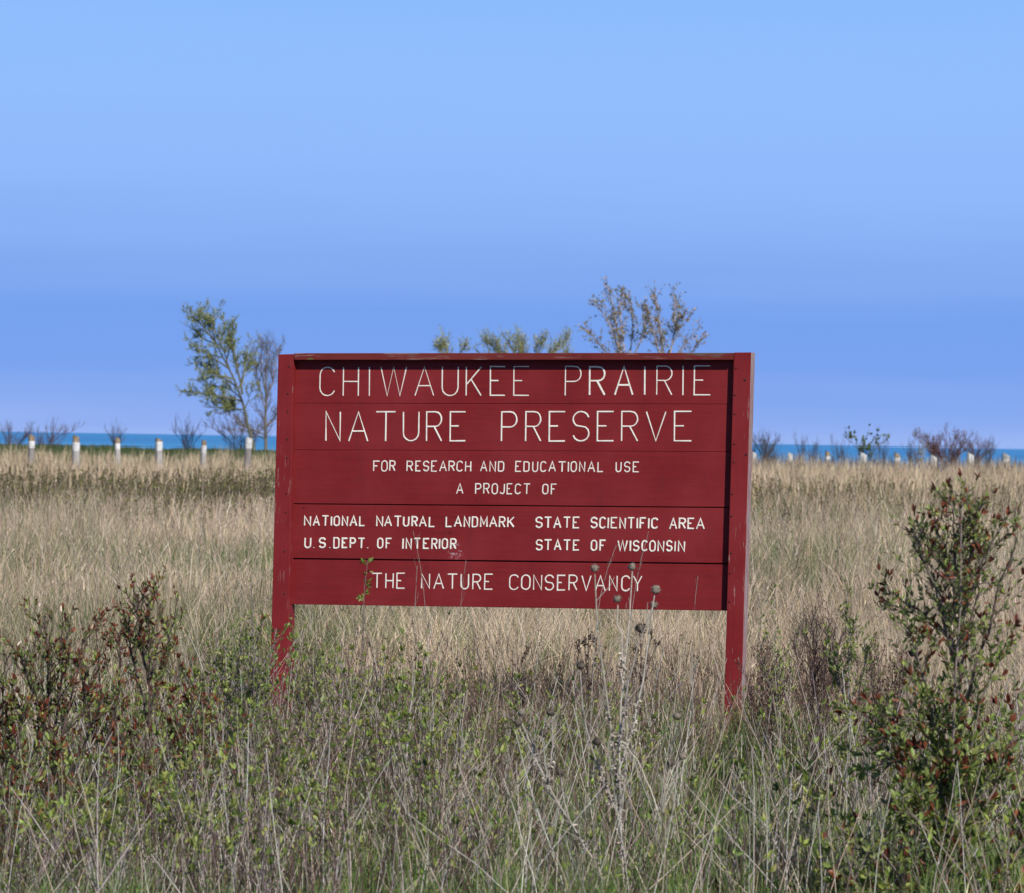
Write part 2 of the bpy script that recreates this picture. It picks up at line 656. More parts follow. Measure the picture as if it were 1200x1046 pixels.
LX = lambda py: Lc[0] + (Ld[0] - Lc[0]) * (pl(344, py)[1] - Lc[1]) / (Ld[1] - Lc[1])
RX = lambda py: Ra[0] + (Rb[0] - Ra[0]) * (pl(860, py)[1] - Ra[1]) / (Rb[1] - Ra[1])
JL = [(417.5, 0), (472.8, 0.0018), (526.3, 0.0018), (589.6, 0.006), (654.0, 0.008), (707.4, 0)]
JR = [417.5, 473.8, 528.5, 594.0, 660.0, 715.0]
for k in range(5):
    g0, g1 = JL[k][1] / 2, JL[k + 1][1] / 2
    yl0, yl1 = JL[k][0], JL[k + 1][0]
    yr0, yr1 = JR[k], JR[k + 1]
    tlz, blz = pl(345, yl0, PB)[1] - g0, pl(345, yl1, PB)[1] + g1
    trz, brz = pl(855, yr0, PB)[1] - g0, pl(855, yr1, PB)[1] + g1
    u0, u1 = LX(yl1) - 0.004, LX(yl0) - 0.004
    v0, v1 = RX(yr1) + 0.004, RX(yr0) + 0.004
    prism([([(u0, blz), (v0, brz), (v1, trz), (u1, tlz)], -PB + (0.0, 0.0015, 0.0, 0.002, 0.0)[k], -PB + 0.036)], 'board',
          M_SCUFF if k == 3 else M_RED, sign, 0.0022 if k > 2 else 0.0015)
# backing battens behind the joints
for k in range(1, 5):
    zl, zr = pl(345, JL[k][0], PB)[1], pl(855, JR[k], PB)[1]
    prism([([(LX(JL[k][0]) - 0.005, zl - 0.04), (RX(JR[k]) + 0.005, zr - 0.04), (RX(JR[k]) + 0.005, zr + 0.04),
             (LX(JL[k][0]) - 0.005, zl + 0.04)], -PB + 0.037, -PB + 0.055)], 'backing_batten', M_BACK, sign)
# top cap
ca, cb_ = pl(345.0, 414.2), pl(345.0, 422.2)
cc_, cd = pl(859.4, 413.8), pl(859.4, 422.2)
prism([([cb_, cd, cc_, ca], -0.004, 0.098)], 'top_cap', M_WORN, sign, 0.003)

# nail heads
def nail(px, py, off, r):
    u, z = pl(px, py, off)
    k = 8
    V = [(u + r * math.cos(a), -off - 0.0005, z + r * math.sin(a)) for a in np.arange(k) * math.tau / k]
    V += [(u + 0.7 * r * math.cos(a), -off - 0.004, z + 0.7 * r * math.sin(a)) for a in np.arange(k) * math.tau / k]
    Fc = [[i, (i + 1) % k, k + (i + 1) % k, k + i] for i in range(k)] + [[k + i for i in range(k)]]
    me = bpy.data.meshes.new('nail_head')
    me.from_pydata(V, [], Fc)
    me.materials.append(M_DARK)
    link('nail_head', me, sign)


for x, y in ((338.6, 429.6), (337.6, 461.5), (337.3, 482), (336.8, 515), (336.2, 535.5), (335.4, 577.5), (335, 599.5), (333.8, 645),
             (333, 695), (862.6, 431.5), (861.2, 463), (861, 485.3), (860.6, 520.5), (859.8, 540.5), (858.2, 578), (857.2, 604),
             (856.8, 647.3), (855.6, 671), (855, 704)):
    nail(x, y, 0, 0.0055)
nail(873, 445.5, 0, 0.007)
nail(874.5, 531.5, 0, 0.007)
for x, y in ((559.5, 584), (528, 623), (356, 593.5), (539, 577.6)):
    nail(x, y, PB, 0.003)

# ---- lettering: single-stroke routed capitals
def arc(cx, cy, rx, ry, a0, a1, n=7):
    return [(cx + rx * math.cos(rad(a0 + (a1 - a0) * i / n)), cy - ry * math.sin(rad(a0 + (a1 - a0) * i / n))) for i in range(n + 1)]


BOWL = [(0, 0.5), (0.55, 0.5)] + arc(0.6, 0.25, 0.4, 0.25, -90, 90)[1:] + [(0.55, 0)]
FONT = {
    'A': [[(0, 1), (0.5, 0), (1, 1)], [(0.17, 0.66), (0.83, 0.66)]],
    'C': [arc(0.5, 0.27, 0.5, 0.27, 20, 180) + arc(0.5, 0.73, 0.5, 0.27, 180, 340)],
    'D': [[(0, 1), (0, 0), (0.5, 0)] + arc(0.55, 0.25, 0.45, 0.25, 90, 0)[1:] + arc(0.55, 0.75, 0.45, 0.25, 0, -90) + [(0, 1)]],
    'E': [[(1, 0), (0, 0), (0, 1), (1, 1)], [(0, 0.49), (0.55, 0.49)]],
    'F': [[(1, 0), (0, 0), (0, 1)], [(0, 0.49), (0.65, 0.49)]],
    'H': [[(0, 0), (0, 1)], [(1, 0), (1, 1)], [(0, 0.5), (1, 0.5)]],
    'I': [[(0.5, 0), (0.5, 1)]],
    'J': [[(1, 0), (1, 0.74)] + arc(0.5, 0.76, 0.5, 0.24, 0, -160)[1:]],
    'K': [[(0, 0), (0, 1)], [(1, 0), (0.05, 0.6)], [(0.32, 0.43), (1, 1)]],
    'L': [[(0, 0), (0, 1), (1, 1)]],
    'M': [[(0, 1), (0, 0), (0.5, 0.75), (1, 0), (1, 1)]],
    'N': [[(0, 1), (0, 0), (1, 1), (1, 0)]],
    'O': [arc(0.5, 0.27, 0.5, 0.27, 0, 180) + arc(0.5, 0.73, 0.5, 0.27, 180, 360) + [(1, 0.27)]],
    'P': [[(0, 1), (0, 0), (0.55, 0)] + arc(0.6, 0.26, 0.4, 0.26, 90, -90)[1:] + [(0, 0.52)]],
    'R': [[(0, 1), (0, 0), (0.55, 0)] + arc(0.6, 0.25, 0.4, 0.25, 90, -90)[1:] + [(0, 0.5)], [(0.5, 0.5), (1, 1)]],
    'S': [arc(0.5, 0.26, 0.5, 0.26, 15, 235, 9) + arc(0.5, 0.74, 0.5, 0.26, 55, -165, 9)],
    'T': [[(0, 0), (1, 0)], [(0.5, 0), (0.5, 1)]],
    'U': [[(0, 0), (0, 0.72)] + arc(0.5, 0.73, 0.5, 0.27, 180, 360)[1:] + [(1, 0)]],
    'V': [[(0, 0), (0.5, 1), (1, 0)]],
    'W': [[(0, 0), (0.25, 1), (0.5, 0), (0.75, 1), (1, 0)]],
    'Y': [[(0, 0), (0.5, 0.52), (1, 0)], [(0.5, 0.5), (0.5, 1)]],
    '.': [[(0.5, 0.93), (0.5, 1.0)]],
}
RL = random.Random(4)


def ribbon(pts, w, y, y_back, V, Fc):
    """mitred ribbon with a raised crown along a polyline in (u, z)"""
    P = [Vector(p) for p in pts]
    closed = (P[0] - P[-1]).length < 1e-5
    if closed:
        P = P[:-1]
    n = len(P)
    L_, R_ = [], []
    for i in range(n):
        a = P[i - 1] if (i > 0 or closed) else None
        c = P[(i + 1) % n] if (i < n - 1 or closed) else None
        d0 = (P[i] - a).normalized() if a is not None else None
        d1 = (c - P[i]).normalized() if c is not None else None
        if d0 is None:
            d0 = d1
        if d1 is None:
            d1 = d0
        n0 = Vector((-d0.y, d0.x))
        n1 = Vector((-d1.y, d1.x))
        mm = (n0 + n1)
        if mm.length < 0.2:
            mm = n0
        mm.normalize()
        k = min(1.6, 1.0 / max(0.3, mm.dot(n0)))
        k *= RL.uniform(.88, 1.14)
        L_.append(P[i] + mm * w * 0.5 * k)
        R_.append(P[i] - mm * w * 0.5 * k)
    b = len(V)
    for i in range(n):
        li, ri = L_[i].lerp(R_[i], 0.22), R_[i].lerp(L_[i], 0.22)
        V += [(L_[i].x, y_back, L_[i].y), (li.x, y, li.y), (ri.x, y, ri.y), (R_[i].x, y_back, R_[i].y)]
    for i in range(n if closed else n - 1):
        p, q = b + 4 * i, b + 4 * ((i + 1) % n)
        for s in range(3):
            Fc.append([p + s, p + s + 1, q + s + 1, q + s])
    if not closed:
        Fc.append([b, b + 3, b + 2, b + 1])
        e = b + 4 * (n - 1)
        Fc.append([e, e + 1, e + 2, e + 3])


def row(text, spans, yl, yr, w, bold=()):
    """spans: pixel extents of each character; yl/yr = (x, top, bottom) at two places"""
    for k, (ch, sp) in enumerate(zip(text, spans)):
        x0, x1 = sp if isinstance(sp, tuple) else (sp - 1, sp + 1)
        t = ((x0 + x1) / 2 - yl[0]) / (yr[0] - yl[0])
        top = yl[1] + (yr[1] - yl[1]) * t + RL.uniform(-0.25, 0.25)
        bot = yl[2] + (yr[2] - yl[2]) * t + RL.uniform(-0.25, 0.25)
        ww = w * (1.45 if k in bold else 1) * RL.uniform(0.93, 1.08)
        hp = ww / 2
        if ch not in 'I.':
            x0, x1 = x0 + hp, x1 - hp
        V, Fc = [], []
        for si, st in enumerate(FONT[ch]):
            pts = []
            for (a, b) in st:
                px = x0 + (x1 - x0) * a - (b - 0.5) * 0.35
                py = (top + hp) + (bot - top - 2 * hp) * b
                pts.append(pl(px + RL.uniform(-.12, .12), py + RL.uniform(-.12, .12), PB))
            ribbon(pts, ww * 0.00462, -PB - 0.0012 - 0.0004 * si, -PB + 0.003, V, Fc)
        me = bpy.data.meshes.new('letter')
        me.from_pydata(V, [], Fc)
        me.materials.append(M_WHITE)
        me.update()
        o = link('letter', me, sign)


row('CHIWAUKEEPRAIRIE',
    [(374, 393.5), (401.3, 421), 432.8, (445.3, 477.3), (485.5, 509.3), (517.3, 537.7), (545.3, 565), (573.6, 592.8), (601.2, 620.8),
     (661.6, 681.8), (689.5, 710), (719.2, 743), 755.5, (768.8, 788.3), 800.3, (812.6, 833.5)],
    (383, 429.8, 465.2), (823, 428.0, 464.0), 2.0, (10, 11, 12))
row('NATUREPRESERVE',
    [(380.8, 399.5), (407.8, 431.8), (439.7, 464.3), (471.6, 491.6), (498.8, 518.3), (526.5, 546.5), (586.6, 606.5), (615, 634.5),
     (642.5, 663.2), (670.4, 691), (699, 720), (727.5, 748), (756.2, 781), (789.2, 811.2)],
    (390, 482.0, 518.0), (800, 481.7, 518.2), 2.0)
row('FORRESEARCHANDEDUCATIONALUSE',
    [(436.8, 445.6), (446.3, 454.6), (455.8, 464), (476, 484.3), (486.2, 493.9), (495.2, 503.4), (504.8, 512.8), (514.4, 524), (525.2, 533.4),
     (534.5, 543), (544.5, 552.6), (562.3, 571.5), (573.2, 581.5), (583.1, 591.2), (603.3, 611.4), (613, 621), (623.2, 631), (632.7, 640.8),
     (642.3, 652), (653.6, 663.8), 666, (668.2, 676.3), (678.2, 686.2), (688, 697.9), (699.6, 707.5), (721, 728.7), (730.9, 739.1),
     (741.1, 749.6)], (440, 538.4, 552.0), (745, 539.7, 553.0), 2.05)
row('APROJECTOF',
    [(534.3, 543.4), (556.4, 564.4), (566, 574), (575.8, 583.9), (585.2, 592), (593.4, 601), (602.9, 611.1), (612.6, 622), (635, 643.1),
     (645.1, 652.9)], (538, 565.0, 578.5), (649, 565.7, 579.2), 1.95)
row('NATIONALNATURALLANDMARK',
    [(355.8, 364.7), (366.1, 375.2), (376.7, 385.8), 388.1, (390.4, 398.5), (400.1, 408), (409.3, 418.9), (420.4, 428.3), (440.4, 449.2),
     (449.9, 459.5), (461.1, 471), (471.8, 479.8), (481.7, 489.6), (490.5, 500.1), (502, 510.1), (521.7, 530.2), (531.7, 541.4),
     (543, 551.1), (552.4, 560.2), (562.1, 571.6), (572.9, 582.9), (584.2, 592.4), (594, 603)],
    (360, 603.0, 616.0), (598, 604.2, 617.9), 2.1)
row('STATESCIENTIFICAREA',
    [(627, 636.1), (637.2, 647.2), (648, 658), (659.5, 669.1), (670.8, 679.6), (691.5, 700.5), (701.8, 710.4), 712.6, (715.2, 724.1),
     (725.3, 733.6), (734.6, 744.2), 746.6, (749, 757.6), 760, (762.6, 771.6), (783.8, 793.7), (795, 804), (805.2, 814.2), (815.2, 826)],
    (631, 604.2, 618.4), (820, 605.8, 619.9), 2.1)
row('U.S.DEPT.OFINTERIOR',
    [(356.1, 364.9), 367.8, (373, 382), 386.5, (390.1, 398), (399.9, 408), (409.2, 417.2), (418.7, 428.2), 430.8, (441.5, 449.3),
     (451.4, 459.5), 472.1, (474.9, 482.7), (484.3, 493.3), (495.1, 503.6), (504.9, 512.7), 515, (517.1, 525.1), (527, 535)],
    (360, 628.5, 642.0), (531, 629.8, 643.4), 2.1)
row('STATEOFWISCONSIN',
    [(627.3, 636.1), (637, 647.2), (648.6, 658), (659.5, 669.2), (670.9, 679.5), (691.8, 699.9), (702, 710.4), (723, 735.8), 738.4,
     (741.2, 749.5), (751.2, 759.2), (760.5, 768.5), (770.2, 778.5), (780.2, 788.2), 791, (793.9, 803)],
    (631, 630.8, 644.7), (798, 632.4, 646.2), 2.1)
row('THENATURECONSERVANCY',
    [(435.1, 448.5), (451.1, 461.7), (464.1, 475.2), (493.1, 504.4), (507.4, 520.9), (523.5, 536.9), (539.2, 550.2), (553.1, 564),
     (567, 578.2), (596.3, 608.4), (610.2, 622.1), (624.3, 635.7), (637.9, 649.7), (652.1, 663.4), (665.9, 677.2), (680.7, 693.6),
     (696.9, 710.5), (713.1, 724.2), (727.5, 739.1), (741.3, 753)],
    (441, 669.9, 689.0), (747, 673.2, 692.8), 2.15)

# scuff flecks: noise restricted to a patch of the fourth board
su, sz = pl(533, 645, PB)
vm = nd(n_, 'ShaderNodeVectorMath', operation='DISTANCE')
n_.links.new(t_, vm.inputs[0])
vm.inputs[1].default_value = (su, -PB, sz)
near_ = rng_map(n_, vm.outputs['Value'], 0.005, 0.055, 0.75, 0)
fl = rng_map(n_, noise(n_, t_, 55, 3, 0.6), 0.50, 0.60)
mm_ = nd(n_, 'ShaderNodeMath', operation='MULTIPLY')
n_.links.new(near_, mm_.inputs[0])
n_.links.new(fl, mm_.inputs[1])
c_ = mixc(n_, mm_.outputs[0], c_, (0.55, 0.45, 0.50, 1))
n_.links.new(c_, b_.inputs['Base Color'])


# ------------------------------------------------------------------ far guard posts
def ring_post(name_mats, x, y, rad_, ztop, slant, sh, label, seed):
    """round post: shaft, painted band and top, each a part"""
    R = np.random.RandomState(seed)
    z0 = float(gz(x, y))
    root = empty('guard_post', (x, y, z0))
    tag(root, label, 'post', 'old wooden guard posts between prairie and lake')
    H_ = ztop - z0
    k = 10
    an = np.arange(k) * math.tau / k
    wob = 1 + R.normal(0, 0.04, k)

    def piece(nm, mat, za, zb, ra, rb, tilt):
        nlev = 3
        V, Fc = [], []
        for i in range(nlev):
            t = i / (nlev - 1)
            zz, rr = za + (zb - za) * t, ra + (rb - ra) * t
            for q in range(k):
                V.append((rr * wob[q] * math.cos(an[q]) + lean[0] * zz, rr * wob[q] * math.sin(an[q]) + lean[1] * zz,
                          zz - (tilt * rr * math.cos(an[q] - sh) if i == nlev - 1 else 0)))
        for i in range(nlev - 1):
            for q in range(k):
                Fc.append([i * k + q, i * k + (q + 1) % k, (i + 1) * k + (q + 1) % k, (i + 1) * k + q])
        Fc.append([(nlev - 1) * k + q for q in range(k)])
        me = bpy.data.meshes.new(nm)
        me.from_pydata(V, [], Fc)
        me.materials.append(mat)
        return link(nm, me, root)

    lean = R.normal(0, 0.035, 2)
    lv = [(-0.3, M_GREY)]
    prev = -0.3
    for nm, mat, f0, f1, rs in name_mats:
        piece(nm, mat, prev if f0 is None else H_ - f0, H_ - f1, rad_ * rs, rad_ * rs * 0.97, slant if f1 == 0 else 0)
        prev = H_ - f1


LFT = [(37, 511, 4.0, [('shaft', M_GREY, None, .33, 1), ('painted_band', M_BAND, None, .155, 1.06), ('post_top', M_BROWN, None, 0, 1.0)],
        'grey guard post with brown top and white band, leftmost of the row'),
       (90, 512, 4.4, [('shaft', M_PALE, None, .40, 1), ('painted_band', M_BAND, None, .17, 1.04), ('post_top', M_BROWN, None, 0, .93)],
        'pale guard post with broken tan top, second from the left'),
       (138.3, 514, 3.0, [('shaft', M_PALE, None, .3, 1), ('painted_band', M_BAND, None, .15, 1.02), ('post_top', M_BROWN, None, 0, .95)],
        'narrow pale guard post standing before the little bare sapling'),
       (187, 515.5, 4.1, [('shaft', M_PALE, None, .3, 1), ('painted_band', M_BAND, None, .06, 1.03), ('post_top', M_BROWN, None, 0, 1.0)],
        'whitewashed guard post with mossy flat top, fourth from the left'),
       (238.5, 517, 3.3, [('shaft', M_PALE, None, .34, 1), ('painted_band', M_BAND, None, .14, 1.04), ('post_top', M_BROWN, None, 0, .9)],
        'slim guard post with white upper half and tan tip, fifth from the left'),
       (289.8, 514, 4.2, [('shaft', M_GREY, None, .27, .98), ('painted_band', M_BAND, None, 0, 1.03)],
        'dark grey guard post with bright white head below the green tree')]
DL = 108.0
for i, (px, py, hw, parts, lab) in enumerate(LFT):
    p = at(px, py, DL)
    ring_post(parts, p[0], p[1], hw * DL / F, p[2], 0.5, 0.6, lab, 50 + i)
RGT = [(884.5, 529, 3.2, 'white guard post half hidden behind the right sign post'),
       (926.5, 530.5, 2.8, 'dull white guard post among dark stems, just right of the sign'),
       (969.5, 528.5, 3.2, 'guard post with slanted top in brown stems, third right of the sign'),
       (1010.5, 530.5, 4.0, 'white guard post with slanted top below the leafy sapling'),
       (1051.5, 530.5, 3.5, 'tan and white guard post between sapling and reddish bush'),
       (1094.5, 534, 4.3, 'bright white guard post at the foot of the reddish bush'),
       (1137, 531, 4.0, 'white guard post just right of the reddish bush'),
       (1179, 531.5, 4.4, 'rightmost guard post with tan slanted top over white')]
DR = 122.0
for i, (px, py, hw, lab) in enumerate(RGT):
    p = at(px, py, DR)
    if i in (2, 4, 7):
        parts = [('shaft', M_PALE, None, .26, 1), ('painted_band', M_BAND, None, .14, 1.02), ('post_top', M_BROWN if i != 7 else M_PALE, None, 0, 1.05)]
    else:
        parts = [('shaft', M_PALE, None, .36, 1), ('painted_band', M_BAND, None, 0, 1.05)]
    ring_post(parts, p[0], p[1], hw * DR / F, p[2], 0.55, 0.0, lab, 70 + i)


# ------------------------------------------------------------------ woody plants
def resample(pts, k=9, R=None, jit=0.0):
    P = np.array(pts, float)
    s = np.concatenate([[0], np.cumsum(np.linalg.norm(np.diff(P, axis=0), axis=1))])
    t = np.linspace(0, s[-1], k)
    Q = np.stack([np.interp(t, s, P[:, c]) for c in range(3)], 1)
    for _ in range(2):
        Q[1:-1] = (Q[:-2] + 2 * Q[1:-1] + Q[2:]) / 4
    if R is not None and jit:
        Q[1:-1] += R.normal(0, jit, (k - 2, 3))
    return Q


def foliage(R, P, n, lo, hi, L, wr, pal, ang=50, up=0.3, var=0.18, flat=0.6, lens_out=False):
    Z = spawn(R, P, n, lo, hi, ang, (0.01, 0.01), 0, up, 2, 0)
    pos, d = Z[:, 0], Z[:, 1] - Z[:, 0]
    ln = R.uniform(L[0], L[1], n)
    return pos, nrm(d), ln, ln * wr, pick(R, n, pal, var)


def tips(R, P, sel, m, L, wr, pal, spread=0.5, var=0.18):
    """clusters of m leaves at the ends of the chosen shoots"""
    e = P[sel, -1]
    d = nrm(P[sel, -1] - P[sel, -2])
    e = np.repeat(e, m, 0)
    d = nrm(np.repeat(d, m, 0) + R.normal(0, spread, (len(e), 3)) + np.array([0, 0, 0.35]))
    ln = R.uniform(L[0], L[1], len(e))
    return e, d, ln, ln * wr, pick(R, len(e), pal, var)


BARK = [(.16, .14, .12), (.12, .10, .085), (.20, .17, .15)]


def tree(name, label, cat, limbs, base, D, depth, spec, R, group=None):
    """limbs: list of (pixel polyline, r_start, r_end) at distance D; spec: shoots and leaves"""
    root = empty(name, (base[0], base[1], float(gz(base[0], base[1])) - 0.1))
    tag(root, label, cat, group)
    tr, br, lf = Soup(), Soup(), Soup()
    L0 = []
    for idx, (pts, ra, rb) in enumerate(limbs):
        dz = R.uniform(-depth, depth) if idx else 0.0
        W_ = [at(x, y, D + dz * (q / max(1, len(pts) - 1))) for q, (x, y) in enumerate(pts)]
        P = resample(W_, 9, R, 0.01 * D / 130)
        L0.append(P)
        (tr if idx == 0 else br).add(*tubes(P[None], ra, rb, pick(R, 1, spec['bark'], 0.05), 6))
    A = np.array(L0)
    lv = A[spec.get('skip', 0):]
    r = spec['r']
    for si, (n, lo, hi, ang, L, up) in enumerate(spec['shoots']):
        lv = spawn(R, lv, n, lo, hi, ang, L, 0.16, up, 4, 0.45)
        allv = lv if si == 0 else np.concatenate([allv, lv])
        br.add(*tubes(lv, r[si], r[si] * 0.35, pick(R, len(lv), spec['bark'], 0.15), 3))
    if spec.get('leaves'):
        for args in spec['leaves']:
            pos, d, ln, w, col = foliage(R, allv, *args)
            lf.add(*leaf_arrays(R, pos, d, ln, w, col))
    tr.build('trunk', M_STEM, root, True)
    br.build('branches', M_STEM, root)
    if lf.n:
        lf.build('crown' if D > 60 else 'foliage', M_LEAF, root)
    return root


R = np.random.RandomState(11)
GREEN_T = [(.32, .36, .11), (.25, .29, .09), (.40, .42, .16), (.28, .30, .13)]
D1 = 134.0
tree('green_tree', 'small leaning tree with fresh green leaves, left of the sign', 'tree',
     [([(300, 540), (296, 524), (290, 490), (281, 455), (262, 420), (243, 385)], .075, .015),
      ([(284, 470), (262, 466), (240, 461), (219, 459)], .045, .01),
      ([(284, 462), (280, 435), (270, 400), (258, 366)], .05, .01),
      ([(282, 455), (288, 430), (290, 404), (296, 396)], .04, .01),
      ([(268, 432), (250, 420), (232, 408), (222, 400)], .04, .01),
      ([(258, 412), (245, 392), (232, 376), (219, 365)], .035, .01),
      ([(252, 400), (248, 385), (240, 370), (236, 360)], .03, .008),
      ([(286, 480), (262, 478), (244, 478)], .03, .008),
      ([(276, 445), (255, 440), (236, 442), (225, 448)], .03, .008),
      ([(270, 435), (262, 410), (252, 390), (248, 372)], .03, .008), ([(280, 455), (284, 440), (292, 425), (296, 418)], .03, .008),
      ([(262, 420), (245, 415), (230, 425)], .03, .008), ([(256, 405), (244, 400), (230, 392), (224, 382)], .03, .008),
      ([(265, 425), (272, 400), (274, 385)], .03, .008), ([(284, 470), (270, 455), (250, 452)], .03, .008), ([(280, 455), (265, 445), (250, 435), (240, 428)], .03, .008),
      ([(286, 485), (276, 478), (262, 470)], .02, .006), ([(288, 478), (292, 465), (296, 455)], .02, .006)],
     at(300, 530, D1), D1, 0.9,
     dict(bark=[(.15, .15, .08), (.12, .11, .07)], r=(.010, .005), skip=1,
          shoots=[(300, .22, 1, 42, (.3, .85), .14), (1300, .12, 1, 40, (.15, .45), .1)],
          leaves=[(13000, .1, 1, (.045, .09), .42, GREEN_T, 50, .2)]), R)

PALE_B = [(.34, .28, .25), (.26, .21, .19), (.40, .34, .30)]
TAN_L = [(.38, .27, .16), (.30, .22, .11), (.26, .23, .09), (.44, .34, .24)]
tree('bare_tree', 'slender nearly bare tree between the green tree and the sign', 'tree',
     [([(311, 540), (311, 520), (312, 490), (311, 450), (313, 405)], .075, .012),
      ([(312, 500), (322, 488), (334, 478), (345, 470)], .04, .01),
      ([(311, 480), (302, 450), (300, 420)], .03, .008), ([(312, 470), (322, 440), (326, 410)], .03, .008),
      ([(311, 460), (305, 430), (308, 402)], .03, .008), ([(311, 510), (290, 500), (268, 506)], .03, .006),
      ([(311, 515), (296, 508), (276, 490), (262, 484)], .025, .006)],
     at(311, 530, D1 + 3), D1 + 3, 0.8,
     dict(bark=BARK + [(.22, .18, .16)], r=(.010, .006),
          shoots=[(190, .15, 1, 40, (.4, 1.1), .2), (1100, .1, 1, 38, (.2, .6), .15)],
          leaves=[(500, .3, 1, (.05, .10), .5, TAN_L, 50, .2)]), R)

tree('green_tree', 'small pale green crown just above the sign top, left of middle', 'tree',
     [([(530, 545), (529, 500), (527, 440), (524, 410), (522, 397)], .08, .012),
      ([(528, 440), (518, 415), (512, 404)], .03, .008), ([(528, 430), (538, 415), (545, 408)], .03, .008)],
     at(530, 530, D1), D1, 0.6,
     dict(bark=[(.30, .30, .16), (.24, .22, .14)], r=(.009, .005), skip=0,
          shoots=[(80, .55, 1, 40, (.3, .8), .2), (300, .1, 1, 40, (.2, .5), .15)],
          leaves=[(900, .1, 1, (.06, .11), .42, [(.42, .44, .19), (.34, .36, .14), (.48, .47, .24)], 50, .2)]), R)
tree('green_tree', 'broad yellowish green crown showing above the middle of the sign top', 'tree',
     [([(618, 548), (618, 500), (617, 460), (615, 425), (612, 402)], .12, .02),
      ([(617, 455), (600, 430), (582, 410), (570, 402)], .05, .01),
      ([(617, 450), (632, 430), (650, 410), (662, 400)], .05, .01),
      ([(617, 445), (607, 420), (597, 402)], .04, .01), ([(617, 440), (630, 415), (636, 400)], .04, .01),
      ([(617, 465), (645, 440), (664, 418)], .04, .01), ([(617, 465), (588, 445), (568, 420)], .04, .01)],
     at(618, 530, D1), D1, 1.2,
     dict(bark=[(.30, .30, .16), (.24, .22, .14)], r=(.009, .005), skip=0,
          shoots=[(320, .45, 1, 34, (.5, 1.1), .3), (1300, .15, 1, 36, (.2, .6), .3)],
          leaves=[(5200, .1, 1, (.045, .085), .42, [(.42, .44, .19), (.34, .36, .14), (.48, .47, .24)], 50, .2)]), R)
D2 = 136.0
tree('budding_tree', 'tall twiggy tree with tan budding leaves, left of the pair above the sign', 'tree',
     [([(735, 550), (735, 500), (733, 450), (728, 410), (722, 370), (712, 334)], .11, .012),
      ([(732, 445), (715, 420), (698, 398), (686, 386)], .04, .008),
      ([(731, 430), (722, 395), (710, 370), (697, 358)], .04, .008),
      ([(733, 440), (742, 400), (740, 360), (733, 342)], .04, .008),
      ([(733, 435), (752, 400), (757, 375), (752, 360)], .04, .008),
      ([(733, 425), (728, 390), (727, 360), (725, 348)], .03, .008)],
     at(735, 530, D2), D2, 1.0,
     dict(bark=PALE_B, r=(.007, .004), skip=0,
          shoots=[(230, .3, 1, 38, (.3, .9), .22), (520, .1, 1, 36, (.15, .5), .15)],
          leaves=[(1700, .25, 1, (.06, .12), .6, TAN_L + [(.22, .22, .06)], 50, .1)]), R, 'twiggy tan trees behind the sign')
tree('budding_tree', 'tall twiggy tree with tan budding leaves, right of the pair above the sign', 'tree',
     [([(784, 550), (783, 500), (781, 450), (777, 410), (772, 375), (767, 338)], .11, .012),
      ([(781, 440), (795, 415), (807, 395), (819, 384)], .04, .008),
      ([(781, 430), (790, 395), (792, 365), (790, 344)], .04, .008),
      ([(780, 430), (768, 400), (762, 380), (757, 366)], .04, .008),
      ([(782, 445), (800, 425), (812, 412), (822, 400)], .03, .008),
      ([(781, 420), (795, 390), (802, 374), (804, 362)], .03, .008)],
     at(784, 530, D2), D2, 1.0,
     dict(bark=PALE_B, r=(.007, .004), skip=0,
          shoots=[(230, .3, 1, 38, (.3, .9), .22), (520, .1, 1, 36, (.15, .5), .15)],
          leaves=[(1700, .25, 1, (.06, .12), .6, TAN_L, 50, .1)]), R, 'twiggy tan trees behind the sign')

# shore shrubs
MAUVE = [(.15, .085, .085), (.12, .08, .08), (.18, .11, .11)]
DARKB = [(.09, .075, .075), (.12, .10, .10)]


def shore(name, label, px, ytop, ybase, wid, D, nst, bark, leaves=None, up=0.3, nsh=60, rs=.012):
    R = np.random.RandomState(int(px) + 7)
    limbs = []
    for k in range(nst):
        x0 = px + R.uniform(-0.25, 0.25) * wid
        x1 = px + (k + 0.5 - nst / 2) / nst * wid * 1.9
        h = (ybase - ytop) * R.uniform(0.6, 1.0)
        if k == nst // 2:
            h = ybase - ytop
        limbs.append(([(x0, ybase + 12), (x0 * .6 + x1 * .4, ybase - h * .45), (x1, ybase - h)], rs * 1.5, rs * .4))
    return tree(name, label, 'shrub', limbs, at(px, ybase, D), D, 0.5,
                dict(bark=bark, r=(rs * .5, rs * .36),
                     shoots=[(nsh * 2, .1, 1, 34, (.25, .7), up), (nsh * 8, .1, 1, 34, (.12, .4), up)],
                     leaves=leaves), R)


shore('bare_shrub', 'dark bare shrub at the left edge beside the first guard post', 10, 502, 527, 34, 138, 7, DARKB + MAUVE)
shore('bare_shrub', 'mauve bare shrub between the first two guard posts', 58, 497, 527, 40, 138, 8, MAUVE)
shore('bare_sapling', 'small bare sapling behind the third guard post', 135, 500, 528, 14, 138, 4, DARKB, nsh=26)
shore('bare_shrub', 'reddish upright shrub behind the fifth guard post', 219, 493, 529, 26, 138, 7, MAUVE, up=.6, nsh=40)
shore('bare_shrub', 'dark tangled shrub at the foot of the green tree', 282, 488, 530, 50, 139, 10, DARKB + MAUVE, nsh=90)
shore('dark_shrub', 'dark bare shrub just right of the sign', 895, 513, 540, 24, 128, 7, DARKB)
shore('leafy_sapling', 'small sapling with round green leaves against the lake', 1016, 508, 540, 34, 127, 5, DARKB,
      [(150, .2, 1, (.09, .15), .7, [(.10, .15, .035), (.13, .18, .05)], 50, .1)], nsh=14)
